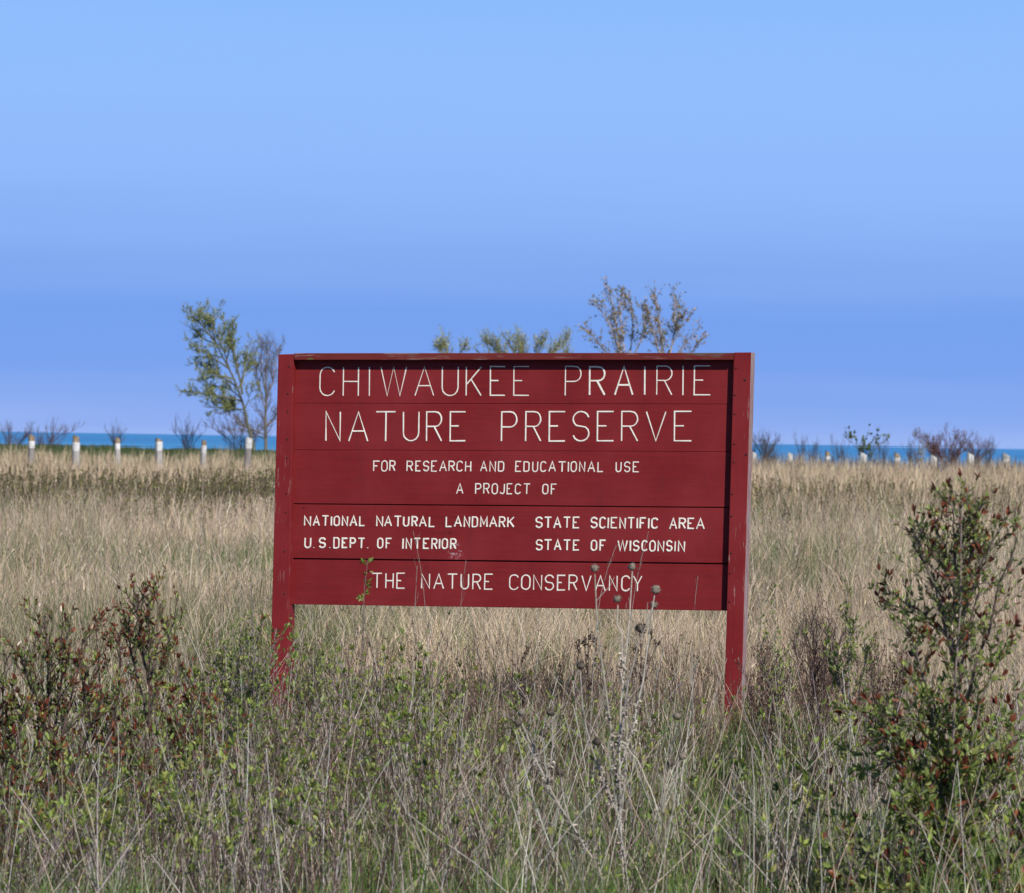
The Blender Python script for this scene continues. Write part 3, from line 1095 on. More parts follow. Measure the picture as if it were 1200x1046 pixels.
shore('thin_sapling', 'thin pale sapling left of the reddish bush', 1078, 512, 541, 14, 127, 3, PALE_B,
      [(40, .2, 1, (.08, .12), .6, [(.20, .20, .07)], 50, .1)], nsh=10)
shore('reddish_bush', 'dense reddish brown twiggy bush against the lake at right', 1106, 506, 541, 42, 128, 14,
      [(.20, .10, .09), (.15, .08, .07), (.24, .14, .12)],
      [(600, .2, 1, (.04, .07), .6, [(.17, .07, .055), (.12, .06, .05)], 50, .1)], nsh=150)
shore('reddish_shrub', 'low reddish twiggy shrub between the last two guard posts', 1145, 519, 541, 26, 128, 7, MAUVE)
for k, (px, yt) in enumerate(((905, 521), (940, 517), (953, 522), (985, 519), (1034, 521), (1068, 523), (1160, 525))):
    lab = ['dark wispy weed between the sign and the second white post', 'tallest dark wispy weed left of the slanted post',
           'dark weed touching the third right guard post', 'dark weed between slanted post and leafy sapling',
           'dark weed at the right side of the leafy sapling', 'dark weed left of the thin sapling',
           'dark weed leaning near the last guard post'][k]
    shore('dark_weed', lab, px, yt, 541, 12, 118, 5, DARKB, up=.5, nsh=16, rs=.009)

# ------------------------------------------------------------------ leafy shrubs near the camera
LEAF_G = [(.175, .24, .060), (.125, .18, .045), (.24, .30, .080), (.19, .225, .085)]
LEAF_Y = [(.26, .31, .065), (.21, .27, .055), (.33, .35, .10)]
LEAF_R = [(.200, .050, .026), (.150, .038, .022), (.26, .090, .045), (.13, .042, .025)]
TWIG_G = [(.22, .175, .165), (.15, .12, .115), (.30, .255, .24)]
TWIG_D = [(.075, .055, .048), (.10, .07, .06)]


def one_leaf(name, col, L=1.0, W=0.42, seed=0):
    R = np.random.RandomState(seed)
    V, _, T, K = leaf_arrays(R, np.zeros((1, 3)), np.array([[1.0, 0, 0]]), np.array([L]), np.array([W]), np.array([col]), 0.22, 50)
    return Soup().add(V, None, T, K).mesh(name, M_LEAF)


LM = {}
for kk, pal in (('g', LEAF_G), ('y', LEAF_Y), ('r', LEAF_R)):
    LM[kk] = [one_leaf('leaf', c, 1, 0.42, i) for i, c in enumerate(pal)]


def near_bush(name, label, limbs, D, depth, shoots, rr, leafL, wr, nl, mix, tipn, seed, singles=0, bark=TWIG_D, limb_r=(.012, .003),
              tip_red=True, topred=0.0, lo=.12, tip_frac=.7):
    """limbs in pixels at distance D; leaves along the last shoots, coloured clusters at their ends"""
    R = np.random.RandomState(seed)
    p = at(limbs[0][0][0], limbs[0][0][1], D)
    root = empty(name, (p[0], p[1], float(gz(p[0], p[1])) - 0.02))
    tag(root, label, 'shrub')
    st, lf = Soup(), Soup()
    L0 = []
    for pts in limbs:
        dz = R.uniform(-depth, depth)
        L0.append(resample([at(x, y, D + dz * q / max(1, len(pts) - 1)) for q, (x, y) in enumerate(pts)], 9, R, .004))
    A = np.array(L0)
    zmin = float(gz(p[0], p[1]))
    st.add(*tubes(A, limb_r[0], limb_r[1], pick(R, len(A), bark, .1), 5))
    lv = A
    for si, (n, lo_, hi, ang, L, up) in enumerate(shoots):
        lv = spawn(R, lv, n, lo_, hi, ang, L, .14, up, 5 if si == 0 else 4, .5)
        lv[:, :, 2] = np.maximum(lv[:, :, 2], zmin + .02)
        if si == 0:
            lev1 = lv
        st.add(*tubes(lv, rr[si], rr[si] * .45, pick(R, len(lv), bark, .15), 3))
    allp = [foliage(R, lv, int(nl * .5), lo, 1, leafL, wr, mix, 48, .3)]
    allp.append(foliage(R, lev1, int(nl * .42), .1, 1, leafL, wr, mix, 50, .3))
    allp.append(foliage(R, A, int(nl * .08), lo, 1, leafL, wr, mix, 50, .3))
    sel = np.nonzero(R.rand(len(lv)) < tip_frac)[0]
    allp.append(tips(R, lv, sel, tipn, (leafL[0] * .9, leafL[1] * 1.1), wr * .8, LEAF_R if tip_red else mix, .42))
    t0 = A[:, None, -1, :]
    P_, d_, l_, w_, c_k = [np.concatenate(z) for z in zip(*allp)]
    red = c_k[:, 0] > c_k[:, 1] * 1.6
    l_ = l_ * np.where(red, 1.05 - .30 * smooth(.3, 1.3, P_[:, 2] - zmin), 1.12 - .50 * smooth(.3, 1.3, P_[:, 2] - zmin))
    w_ = l_ * wr
    order = np.argsort(P_[:, 1] + R.uniform(0, .35, len(P_)) - l_ * 4)
    pickd = order[:singles]
    rest = np.ones(len(P_), bool)
    rest[pickd] = False
    st.build('stems', M_STEM, root)
    lf.add(*leaf_arrays(R, P_[rest], d_[rest], l_[rest], w_[rest], c_k[rest]))
    o = lf.build('leaves' if singles else 'foliage', M_LEAF, root)
    o['kind'] = 'stuff'
    for q in pickd:
        key = 'r' if red[q] else ('y' if c_k[q, 0] > .215 else 'g')
        me = LM[key][R.randint(len(LM[key]))]
        lo_ = bpy.data.objects.new('leaf', me)
        C.objects.link(lo_)
        lo_.parent = root
        X_ = Vector(d_[q])
        Yv = Vector((0, 0, 1)).lerp(Vector(R.normal(0, 1, 3)), .45).cross(X_)
        Yv.normalize()
        Zv = X_.cross(Yv)
        mt = Matrix((X_, Yv, Zv)).transposed().to_4x4() @ Matrix.Diagonal((l_[q], l_[q] * wr / .42, l_[q], 1))
        mt.translation = Vector(P_[q]) - root.location
        lo_.matrix_local = mt
    return root


# big bush at the right
near_bush('willowy_bush', 'tall bush with green leaves and red brown shoot tips, at the right edge',
          [[(1112, 1100), (1116, 1000), (1118, 880), (1122, 760), (1128, 660), (1127, 578)],
           [(1112, 1100), (1095, 1000), (1070, 920), (1040, 860), (1022, 835)],
           [(1116, 1000), (1098, 900), (1090, 820), (1078, 770), (1062, 730)],
           [(1118, 860), (1140, 800), (1160, 730), (1182, 660), (1192, 630)],
           [(1121, 780), (1105, 720), (1085, 660), (1068, 610), (1064, 606)],
           [(1125, 720), (1112, 660), (1100, 620), (1090, 592)],
           [(1126, 720), (1137, 670), (1142, 625), (1140, 600)],
           [(1126, 700), (1120, 650), (1117, 615), (1116, 596)],
           [(1124, 760), (1134, 700), (1152, 660), (1164, 630)],
           [(1123, 780), (1110, 740), (1098, 700), (1090, 660)],
           [(1120, 820), (1130, 770), (1140, 720), (1148, 690)],
           [(1112, 1090), (1060, 1040), (1010, 990), (975, 960)],
           [(1116, 1020), (1150, 960), (1180, 880), (1200, 830)],
           [(1112, 1080), (1160, 1030), (1200, 990), (1230, 960)],
           [(1117, 940), (1085, 900), (1050, 890), (1015, 900)],
           [(1117, 930), (1140, 870), (1150, 810), (1175, 760)],
           [(1112, 1090), (1080, 1050), (1030, 1030), (985, 1030)],
           [(1112, 1095), (1070, 1070), (1020, 1060), (970, 1062)],
           [(1112, 1095), (1150, 1070), (1190, 1060), (1230, 1050)],
           [(1114, 1060), (1100, 1000), (1080, 960), (1050, 940)],
           [(1122, 760), (1100, 730), (1075, 715), (1062, 700)],
           [(1119, 850), (1098, 850), (1070, 840), (1045, 850)],
           [(1118, 900), (1105, 850), (1085, 800), (1070, 780)],
           [(1116, 990), (1130, 940), (1160, 900), (1185, 890)]],
          12.5, .28,
          [(460, .12, 1, 46, (.10, .28), .18), (860, .2, 1, 42, (.04, .13), .15)], (.0019, .0012),
          (.022, .042), .42, 7200, LEAF_G + [LEAF_G[2], LEAF_G[2], LEAF_Y[0], LEAF_Y[1], LEAF_R[2]], 4, 21, 290, bark=[(.16, .125, .11), (.21, .17, .15)], limb_r=(.0070, .0022), tip_frac=.30)
# red-tipped shrubs at the left
near_bush('red_tipped_shrub', 'shrub with dark red shoot tips, tallest one left of the sign',
          [[(185, 1090), (180, 980), (174, 880), (172, 780), (174, 700)],
           [(174, 850), (160, 790), (150, 740), (152, 715)],
           [(174, 840), (190, 790), (202, 740), (208, 712)],
           [(174, 800), (165, 750), (160, 710), (162, 695)], [(178, 960), (150, 900), (136, 850), (130, 820)],
           [(178, 960), (205, 900), (220, 850), (226, 815)], [(180, 1000), (165, 930), (150, 890), (140, 870)],
           [(174, 800), (184, 750), (186, 710), (184, 698)]],
          14.6, .15, [(110, .25, 1, 40, (.08, .26), .15), (140, .2, 1, 36, (.04, .10), .2)], (.0026, .0018),
          (.018, .034), .42, 1100, LEAF_G + LEAF_G[2:] + LEAF_Y + LEAF_R, 4, 22, 90, limb_r=(.006, .0025), lo=.3, tip_frac=.5)
near_bush('red_tipped_shrub', 'shrub with dark red tips near the left edge of the photo',
          [[(60, 1080), (66, 960), (60, 850), (55, 780), (52, 720)],
           [(64, 900), (80, 830), (92, 780), (100, 760)], [(64, 880), (42, 820), (28, 780), (20, 762)],
           [(66, 940), (90, 890), (110, 850), (118, 820)], [(64, 1000), (95, 950), (120, 910), (140, 880)],
           [(64, 1000), (40, 950), (15, 920), (-8, 900)], [(62, 860), (70, 810), (74, 770), (70, 745)], [(64, 960), (40, 900), (18, 860), (4, 840)]],
          14.2, .15, [(150, .2, 1, 42, (.08, .28), .15), (190, .2, 1, 36, (.04, .10), .2)], (.0026, .0018),
          (.018, .032), .42, 1500, LEAF_G + LEAF_G[2:] + LEAF_Y + LEAF_R, 4, 23, 90, limb_r=(.007, .0025), lo=.3, tip_frac=.4)
near_bush('red_tipped_shrub', 'low shrub with red tips between the two taller red-tipped ones',
          [[(122, 1000), (124, 900), (120, 820), (116, 770), (112, 735)], [(122, 880), (136, 820), (142, 770), (138, 740)],
           [(122, 900), (104, 840), (94, 790), (96, 750)]],
          15.6, .15, [(90, .2, 1, 42, (.08, .25), .15), (130, .2, 1, 36, (.04, .09), .2)], (.0024, .0016),
          (.016, .03), .42, 900, LEAF_G + LEAF_R + LEAF_R, 4, 24, 0, limb_r=(.005, .002), lo=.3, tip_frac=.5)
near_bush('red_tipped_shrub', 'low red and green shrub between the tallest red-tipped shrub and the yellow green one',
          [[(232, 1000), (230, 920), (226, 860), (222, 800)], [(230, 940), (246, 880), (252, 840)], [(230, 940), (212, 880), (204, 830)]],
          15.0, .15, [(80, .2, 1, 42, (.08, .25), .15), (120, .2, 1, 36, (.04, .09), .2)], (.0024, .0016),
          (.016, .03), .42, 850, LEAF_G + LEAF_Y[:2] + LEAF_R, 4, 25, 0, limb_r=(.005, .002), lo=.3, tip_frac=.4)
near_bush('red_tipped_shrub', 'red leaved shrub cut by the left edge of the photo',
          [[(4, 1060), (6, 960), (4, 880), (2, 790)], [(6, 940), (20, 880), (28, 830)], [(6, 940), (-14, 880), (-22, 820)]],
          13.8, .15, [(80, .2, 1, 42, (.08, .25), .15), (120, .2, 1, 36, (.04, .09), .2)], (.0024, .0016),
          (.016, .032), .42, 900, LEAF_G + LEAF_Y[:2] + LEAF_R, 4, 26, 0, limb_r=(.005, .002), lo=.3, tip_frac=.4)
# light green leafy shrubs
YG = LEAF_Y + LEAF_Y + LEAF_G
near_bush('leafy_shrub', 'twiggy shrub with yellow green leaves and one tall stem left of the sign',
          [[(298, 1090), (300, 960), (298, 850), (296, 760), (294, 672)], [(300, 960), (275, 860), (262, 790), (254, 752)],
           [(300, 990), (312, 930), (320, 880), (324, 850)], [(298, 900), (285, 830), (276, 770), (272, 745)],
           [(298, 900), (302, 830), (304, 790), (303, 760)], [(300, 980), (262, 900), (240, 840), (228, 800)]],
          15.2, .3, [(130, .25, .85, 38, (.10, .32), .2), (260, .15, 1, 34, (.04, .12), .2)], (.0024, .0016),
          (.012, .024), .5, 1700, YG, 3, 31, 0, bark=TWIG_G, limb_r=(.0055, .0018), tip_red=False, lo=.3)
near_bush('leafy_sprig', 'thin upright twig with small leaves in front of the lower boards',
          [[(424, 900), (426, 800), (425, 730), (426, 690), (431, 656)]],
          16.8, .05, [(12, .78, 1, 55, (.02, .045), .05)], (.0018,), (.024, .038), .45, 46, LEAF_Y + LEAF_Y + LEAF_R[:1], 3, 32, 0, bark=TWIG_G,
          limb_r=(.004, .0015), tip_red=False, lo=.1)
near_bush('leafy_shrub', 'leafy twig shrub standing under the left end of the boards',
          [[(366, 920), (366, 850), (368, 790), (372, 760)], [(366, 880), (382, 830), (390, 790)], [(366, 880), (356, 840), (354, 810)],
           [(366, 890), (400, 840), (412, 805)]],
          17.2, .2, [(70, .25, 1, 38, (.08, .25), .2), (150, .15, 1, 34, (.03, .10), .2)], (.0022, .0015),
          (.012, .024), .5, 900, YG, 3, 33, 0, bark=TWIG_G, limb_r=(.004, .0018), tip_red=False, lo=.3)
near_bush('leafy_shrub', 'green leafy upright shrub between the right sign post and the big bush',
          [[(1000, 1010), (998, 900), (994, 800), (992, 712)], [(998, 860), (1010, 800), (1018, 755)], [(998, 850), (984, 790), (972, 748)]],
          16.4, .15, [(60, .3, 1, 36, (.06, .22), .25), (120, .2, 1, 34, (.03, .10), .2)], (.0022, .0015),
          (.014, .028), .45, 800, YG, 3, 34, 0, bark=TWIG_G, limb_r=(.004, .0018), tip_red=False, lo=.3)
near_bush('leafy_shrub', 'slim leafy shrub right beside the right sign post',
          [[(915, 960), (912, 860), (908, 770), (907, 688)], [(912, 850), (896, 780), (888, 740)], [(912, 850), (928, 780), (936, 740)]],
          17.6, .15, [(45, .3, 1, 36, (.06, .20), .25), (90, .2, 1, 34, (.03, .09), .2)], (.002, .0014),
          (.012, .022), .45, 420, YG, 3, 35, 0, bark=TWIG_G, limb_r=(.0035, .0015), tip_red=False, lo=.3)
near_bush('brown_shrub', 'fine twigged reddish brown shrub behind the leafy one at right',
          [[(960, 960), (958, 860), (956, 790), (955, 715)], [(958, 880), (940, 800), (930, 750)], [(958, 880), (978, 800), (985, 745)],
           [(958, 860), (948, 780), (944, 725)], [(958, 860), (968, 780), (972, 725)]],
          17.9, .2, [(180, .2, 1, 36, (.10, .32), .25), (520, .15, 1, 34, (.05, .15), .2)], (.0016, .0012),
          (.008, .014), .5, 1800, [(.17, .095, .07), (.13, .075, .06), (.21, .13, .10)], 2, 36, 0, bark=[(.16, .11, .10), (.12, .08, .075)],
          limb_r=(.0035, .0015), tip_red=False, lo=.3)
near_bush('brown_shrub', 'fine twigged brown shrub with few green leaves left of the big bush',
          [[(1035, 990), (1034, 900), (1032, 830), (1030, 765)], [(1034, 900), (1016, 840), (1008, 790)], [(1034, 900), (1050, 830), (1058, 780)],
           [(1034, 880), (1024, 820), (1020, 770)]],
          16.8, .2, [(120, .2, 1, 36, (.08, .28), .25), (340, .15, 1, 34, (.04, .13), .2)], (.0016, .0012),
          (.009, .018), .5, 1300, [(.22, .12, .09), (.16, .09, .07), (.20, .24, .07)], 2, 46, 0, bark=[(.20, .14, .13), (.14, .09, .085)],
          limb_r=(.0035, .0015), tip_red=False, lo=.3)
near_bush('brown_shrub', 'fine twigged brown shrub hugging the right side of the right sign post',
          [[(898, 960), (896, 880), (894, 820), (893, 770)], [(896, 900), (884, 840), (880, 800)], [(896, 900), (908, 840), (914, 790)]],
          18.4, .2, [(90, .2, 1, 36, (.08, .25), .25), (240, .15, 1, 34, (.04, .12), .2)], (.0016, .0012),
          (.009, .016), .5, 900, [(.22, .12, .09), (.16, .09, .07), (.26, .17, .12)], 2, 47, 0, bark=[(.20, .14, .13), (.14, .09, .085)],
          limb_r=(.003, .0015), tip_red=False, lo=.3)
near_bush('leafy_sprout', 'bright green sprout low between the right post and the big bush',
          [[(950, 1060), (950, 990), (951, 940), (949, 905)], [(950, 980), (938, 950), (930, 930)]],
          14.2, .05, [(14, .3, 1, 36, (.03, .08), .3)], (.002,), (.025, .042), .4, 70, LEAF_Y, 4, 37, 0, bark=TWIG_G,
          limb_r=(.003, .0015), tip_red=False, lo=.1)
near_bush('leafy_sprout', 'small green sprout in the grass below the middle of the sign',
          [[(604, 930), (605, 870), (604, 830), (606, 790)]],
          16.6, .05, [(14, .35, 1, 36, (.03, .07), .3)], (.002,), (.016, .028), .45, 70, YG, 4, 38, 0, bark=TWIG_G,
          limb_r=(.003, .0015), tip_red=False, lo=.1)
near_bush('leafy_sprout', 'green sprout with rounded leaves at the bottom left of the dried flower plant',
          [[(400, 1080), (402, 1030), (400, 1000), (404, 972)], [(401, 1040), (415, 1010), (420, 990)]],
          13.8, .05, [(14, .3, 1, 36, (.03, .07), .3)], (.002,), (.018, .03), .5, 70, LEAF_Y, 4, 39, 0, bark=TWIG_G,
          limb_r=(.003, .0015), tip_red=False, lo=.1)


# ------------------------------------------------------------------ dried plants with seed heads
PALE_STEM = [(.40, .36, .31), (.34, .30, .26), (.46, .42, .36)]


def seed_head(root, p, r, tilt, R, col):
    """spiky seed ball: ridged cup of scales"""
    k, lv = 9, 6
    V, Fc = [], []
    for i in range(lv):
        t = i / (lv - 1)
        rr = r * (math.sin(math.pi * (0.12 + 0.80 * t)) ** 0.7)
        for q in range(k):
            a = q * math.tau / k + i * .35
            b = rr * (1.0 + (.30 if (q + i) % 2 else -.20)) + R.normal(0, r * .10)
            V.append((b * math.cos(a), b * math.sin(a), r * 2.1 * (t - .5) + R.normal(0, r * .06)))
    for i in range(lv - 1):
        for q in range(k):
            Fc.append([i * k + q, i * k + (q + 1) % k, (i + 1) * k + (q + 1) % k, (i + 1) * k + q])
    Fc.append([(lv - 1) * k + q for q in range(k)])
    Fc.append([q for q in reversed(range(k))])
    V = np.array(V)
    # bristles
    n = 26
    d = nrm(R.normal(0, 1, (n, 3)) + [0, 0, .3])
    P = np.stack([d * r * .7, d * r * 1.55], 1)
    s = Soup()
    quads = np.array([f for f in Fc if len(f) == 4])
    s.add(V, quads, None, np.repeat(np.array([col]), len(V), 0) * (1 + R.normal(0, .15, (len(V), 1))))
    s.add(*tubes(P, r * .14, r * .03, pick(R, n, [col], .2), 3))
    me = s.mesh('seed_head', M_STEM)
    o = link('seed_head', me, root)
    o.location = Vector(p) - root.location
    o.rotation_euler = tilt
    return o


def dried_plant(label, stems, heads, D, seed, r=.0038, crumple=0, headr=.0130):
    R = np.random.RandomState(seed)
    p = at(stems[0][0][0], stems[0][0][1], D)
    root = empty('dried_flower_plant', (p[0], p[1], float(gz(p[0], p[1]))))
    tag(root, label, 'dried plant')
    s = Soup()
    A = []
    for q, pts in enumerate(stems):
        dz = 0 if q == 0 else R.uniform(-.15, .15)
        A.append(resample([at(x, y, D + dz) for x, y in pts], 9, R, .003))
    A = np.array(A)
    s.add(*tubes(A, r, r * .5, pick(R, len(A), PALE_STEM, .08), 5))
    tw = spawn(R, A, 9 * len(A), .1, .9, 38, (.04, .17), .14, .15, 4, .4)
    s.add(*tubes(tw, r * .4, r * .2, pick(R, len(tw), PALE_STEM, .1), 3))
    s.build('stems', M_STEM, root)
    if crumple:
        pos, d, ln, w, col = foliage(R, A, crumple * 3, .05, .42, (.008, .021), .45, [(.34, .30, .26), (.18, .15, .13), (.45, .40, .35)], 80, -.4)
        lf = Soup().add(*leaf_arrays(R, pos, d, ln, w, col, .6, .1))
        o = lf.build('withered_leaves', M_STEM, root)
        o['kind'] = 'stuff'
    for (x, y, dark) in heads:
        seed_head(root, at(x, y, D), headr * R.uniform(.88, 1.12), (R.uniform(-.4, .4), R.uniform(-.3, .5), 0), R,
                  (.10, .08, .065) if dark else (.21, .18, .145))


dried_plant('tall dried plant with pale stems and round seed heads crossing the lower boards',
            [[(733, 1075), (728, 960), (724, 880), (730, 800), (733, 740), (739, 700), (741, 668)],
             [(728, 930), (716, 850), (706, 790), (700, 730), (697, 672)],
             [(726, 880), (736, 800), (746, 760), (756, 730), (764, 712)],
             [(730, 800), (729, 760), (726, 730), (724, 708)],
             [(726, 900), (745, 840), (757, 780), (763, 740), (767, 697)],
             [(728, 960), (700, 900), (684, 850), (682, 800), (680, 785)]],
            [(697, 665, 0), (740.5, 663, 0), (768.5, 690, 0), (766, 708, 0), (723.5, 701, 0), (680.5, 779, 1), (750, 735, 1)],
            12.9, 41, .0043, 260)
dried_plant('dried plant with dark seed heads leaning left below the middle boards',
            [[(722, 1075), (700, 1010), (665, 960), (643, 922), (634, 900), (608, 852)], [(642, 925), (638, 880), (636, 864)],
             [(642, 920), (648, 870), (647, 842)], [(636, 905), (620, 870), (611, 842)], [(690, 1000), (672, 970), (660, 940), (658, 910)]],
            [(607, 846, 1), (637, 858, 1), (645.5, 834, 1), (612, 834, 0), (657, 904, 1)], 12.8, 42, .0040, 80)
dried_plant('dried plant with two seed heads in front of the right part of the sign',
            [[(770, 1080), (772, 980), (780, 920), (790, 870), (793, 845)], [(776, 950), (788, 910), (799, 890)],
             [(776, 940), (782, 910), (786, 897)], [(774, 960), (757, 910), (742, 880), (728, 872)]],
            [(793.5, 838, 0), (800, 885, 0), (786, 893, 1), (727, 866, 1), (700, 868, 1)], 13.4, 43, .0034, 0)
dried_plant('dried plant with small seed heads low in front of the left half of the sign',
            [[(470, 1080), (500, 990), (515, 930), (520, 915)], [(500, 990), (530, 940), (555, 905)], [(505, 970), (512, 940), (508, 920)]],
            [(520, 909, 1), (512, 917, 1), (558, 901, 0)], 13.9, 44, .0028, 0, .009)
dried_plant('dried stem with brown seed head by the big bush at the bottom',
            [[(860, 1080), (872, 1030), (882, 1005)], [(868, 1040), (910, 1020), (930, 1010)]],
            [(883, 1004, 0), (932, 1008, 0)], 13.6, 45, .0028, 0, .011)


def seed_spike(label, px, ytop, ybase, D, seed, lean=0):
    R = np.random.RandomState(seed)
    p = at(px, ybase, D)
    root = empty('dark_seed_stalk', (p[0], p[1], float(gz(p[0], p[1]))))
    tag(root, label, 'dried plant')
    A = np.array([resample([at(px, ybase, D), at(px + lean * .4, (ybase + ytop) / 2, D), at(px + lean + o_, ytop + q, D)], 9, R, .003)
                  for o_, q in ((0, 0), (10, 14), (-11, 20), (17, 26), (-5, 12))])
    s = Soup().add(*tubes(A, .003, .0015, pick(R, 5, [(.09, .065, .055)], .1), 4))
    s.build('stems', M_STEM, root)
    tw = spawn(R, A, 26, .5, 1, 32, (.03, .11), .15, .2, 4, .3)
    Soup().add(*tubes(tw, .0014, .0010, pick(R, 26, [(.09, .065, .055)], .1), 3)).build('side_twigs', M_STEM, root)['kind'] = 'stuff'
    pos, d, ln, w, col = foliage(R, tw, 420, .2, 1, (.006, .014), .7, [(.06, .04, .035), (.09, .06, .05), (.12, .085, .07)], 70, 0)
    o = Soup().add(*leaf_arrays(R, pos, d, ln, w, col)).build('seeds', M_STEM, root)
    o['kind'] = 'stuff'


seed_spike('dark brown seed stalks under the board bottom, left of the tall dried plant', 690, 735, 880, 18.0, 51)
seed_spike('small dark brown seed stalks behind the green sprout below the middle', 612, 768, 880, 17.2, 52)
seed_spike('dark brown seed stalks right of the tall dried plant under the boards', 750, 728, 870, 18.4, 53, 4)

STALKS = [('pale bent grass stalk crossing the word INTERIOR', [(500, 900), (503, 760), (497, 700), (494, 645), (484, 621)], 16.5),
          ('slender grass stalk before the letters TU of NATURE', [(536, 880), (537, 730), (541, 690), (546, 655)], 16.9),
          ('thin pale grass stalk leaning right across the word OF', [(690, 880), (700, 700), (708, 672), (722, 638)], 16.2),
          ('thin grass stalk leaning right beside the highest seed head', [(730, 880), (741, 690), (750, 660), (760, 622)], 16.4),
          ('reddish fine stalk with forked tip low at the right of the boards', [(812, 860), (812, 730), (814, 700), (818, 674)], 17.4),
          ('thin pale stalk left of the letters THE', [(486, 880), (484, 740), (487, 700), (489, 662)], 17.0)]
for k, (lab, pts, D) in enumerate(STALKS):
    R = np.random.RandomState(80 + k)
    p = at(pts[0][0], pts[0][1], D)
    root = empty('grass_stalk', (p[0], p[1], float(gz(p[0], p[1]))))
    tag(root, lab, 'grass stalk')
    A = resample([at(x, y, D) for x, y in pts], 9)[None]
    s = Soup().add(*tubes(A, .0020, .0009, pick(R, 1, PALE_STEM, .05), 3))
    tw = spawn(R, A, 6, .72, .98, 28, (.03, .09), .1, .2, 4, .3)
    s.add(*tubes(tw, .0009, .0005, pick(R, 6, [(.30, .22, .18)], .1), 3))
    s.build('stalk', M_STEM, root)

# ------------------------------------------------------------------ grass and undergrowth (stuff)
TAN = [(.56, .44, .30), (.43, .33, .22), (.68, .55, .39), (.30, .225, .155), (.51, .395, .275)]
TANP = [(.60, .50, .39), (.52, .42, .33), (.46, .36, .28)]
GRN = [(.12, .20, .045), (.09, .15, .038), (.17, .25, .070), (.14, .20, .08)]
OLV = [(.13, .13, .040), (.10, .10, .035), (.15, .125, .055), (.11, .085, .05)]
GRY = [(.21, .18, .15), (.27, .235, .20), (.16, .13, .115)]


def field(R, n, d0, d1, a0=-.20, a1=.20, power=1.0):
    """random positions between distances d0 and d1, in the wedge a = x / y"""
    d = d0 + (d1 - d0) * R.rand(n) ** power
    a = R.uniform(a0, a1, n)
    return a * d, d, a


def clumped(R, x, y, s):
    """pull positions towards tuft centres"""
    gx, gy = np.round(x / s), np.round(y / s)
    h = np.sin(gx * 127.1 + gy * 311.7) * 43758.5453
    h2 = np.sin(gx * 269.5 + gy * 183.3) * 43758.5453
    cx = (gx + (h - np.floor(h)) - .5) * s
    cy = (gy + (h2 - np.floor(h2)) - .5) * s
    k = R.beta(2, 1.6, len(x)) * .8
    return x * (1 - k) + cx * k, y * (1 - k) + cy * k


def grass_patch(name, label, R, n, d0, d1, h, w, palfn, lean=.12, bend=.25, segs=3, power=1.0, tuft=.35, keep=None, hvar=None):
    x, y, a = field(R, n, d0, d1, power=power)
    x, y = clumped(R, x, y, tuft)
    if keep is not None:
        m_ = R.rand(len(x)) < keep(x, y, a)
        x, y, a = x[m_], y[m_], a[m_]
    n = len(x)
    if d0 < 13:
        m_ = ~((np.abs(x / y * F - 261) < 20) & (y > 15.5) & (y < 19.8) & (R.rand(n) < .75))
        x, y, a = x[m_], y[m_], a[m_]
        n = len(x)
    hh = R.uniform(h[0], h[1], n) * (0.75 + .5 * vnoise(x, y, 1.7, 9)) * (0.62 + .76 * vnoise(x, y, .45, 19))
    if hvar is not None:
        hh = hh * hvar(x, y)
    ww = R.uniform(w[0], w[1], n)
    col = palfn(R, x, y) * (.80 + .42 * vnoise(x, y, 1.1, 29) * (.6 + .8 * vnoise(x, y, 4.3, 39)))[:, None]
    s = Soup().add(*blades(R, x, y, gz(x, y) - .01, hh, ww, np.abs(R.normal(0, lean, n)) * hh, np.abs(R.normal(0, bend, n)) * hh, col, segs=segs))
    o = s.build(name, M_GRASS)
    tag(o, label, 'grass', kind='stuff')
    return o


def mixpal(R, f, A_, B_, var=.14):
    n = len(f)
    a, b = pick(R, n, A_, var), pick(R, n, B_, var)
    return np.where((R.rand(n) < f)[:, None], b, a)


R = np.random.RandomState(3)


def far_col(R, x, y):
    n = len(x)
    left = 1 - smooth(-3, 5, x)
    band = smooth(48, 55, y) * (1 - smooth(72, 84, y)) * (.6 + .4 * left)
    band *= smooth(.25, .6, vnoise(x, y * .6, 4, 21)) * .9 + .1
    g = mixpal(R, np.clip(band * .85 + .06, 0, 1), TAN, OLV)
    return np.where((R.rand(n) < .3 * band)[:, None], pick(R, n, [(.17, .12, .10), (.13, .10, .085)], .15), g)


def mid_col(R, x, y):
    gp = smooth(.58, .78, vnoise(x, y, 3.5, 31)) * .45 + smooth(29, 35, y) * (1 - smooth(38, 46, y)) * .42 * smooth(.2, .6, vnoise(x, y, 5, 77))
    return mixpal(R, gp + .05, TAN + TANP, [(.14, .17, .07), (.17, .19, .09), (.11, .14, .05)])


def near_col(R, x, y):
    return mixpal(R, .12 + 0 * x, TAN + TANP + GRY, GRY + [(.19, .12, .085)])


def green_col(R, x, y):
    return mixpal(R, .18 + 0 * x, GRN, [(.19, .21, .08), (.15, .19, .05)])


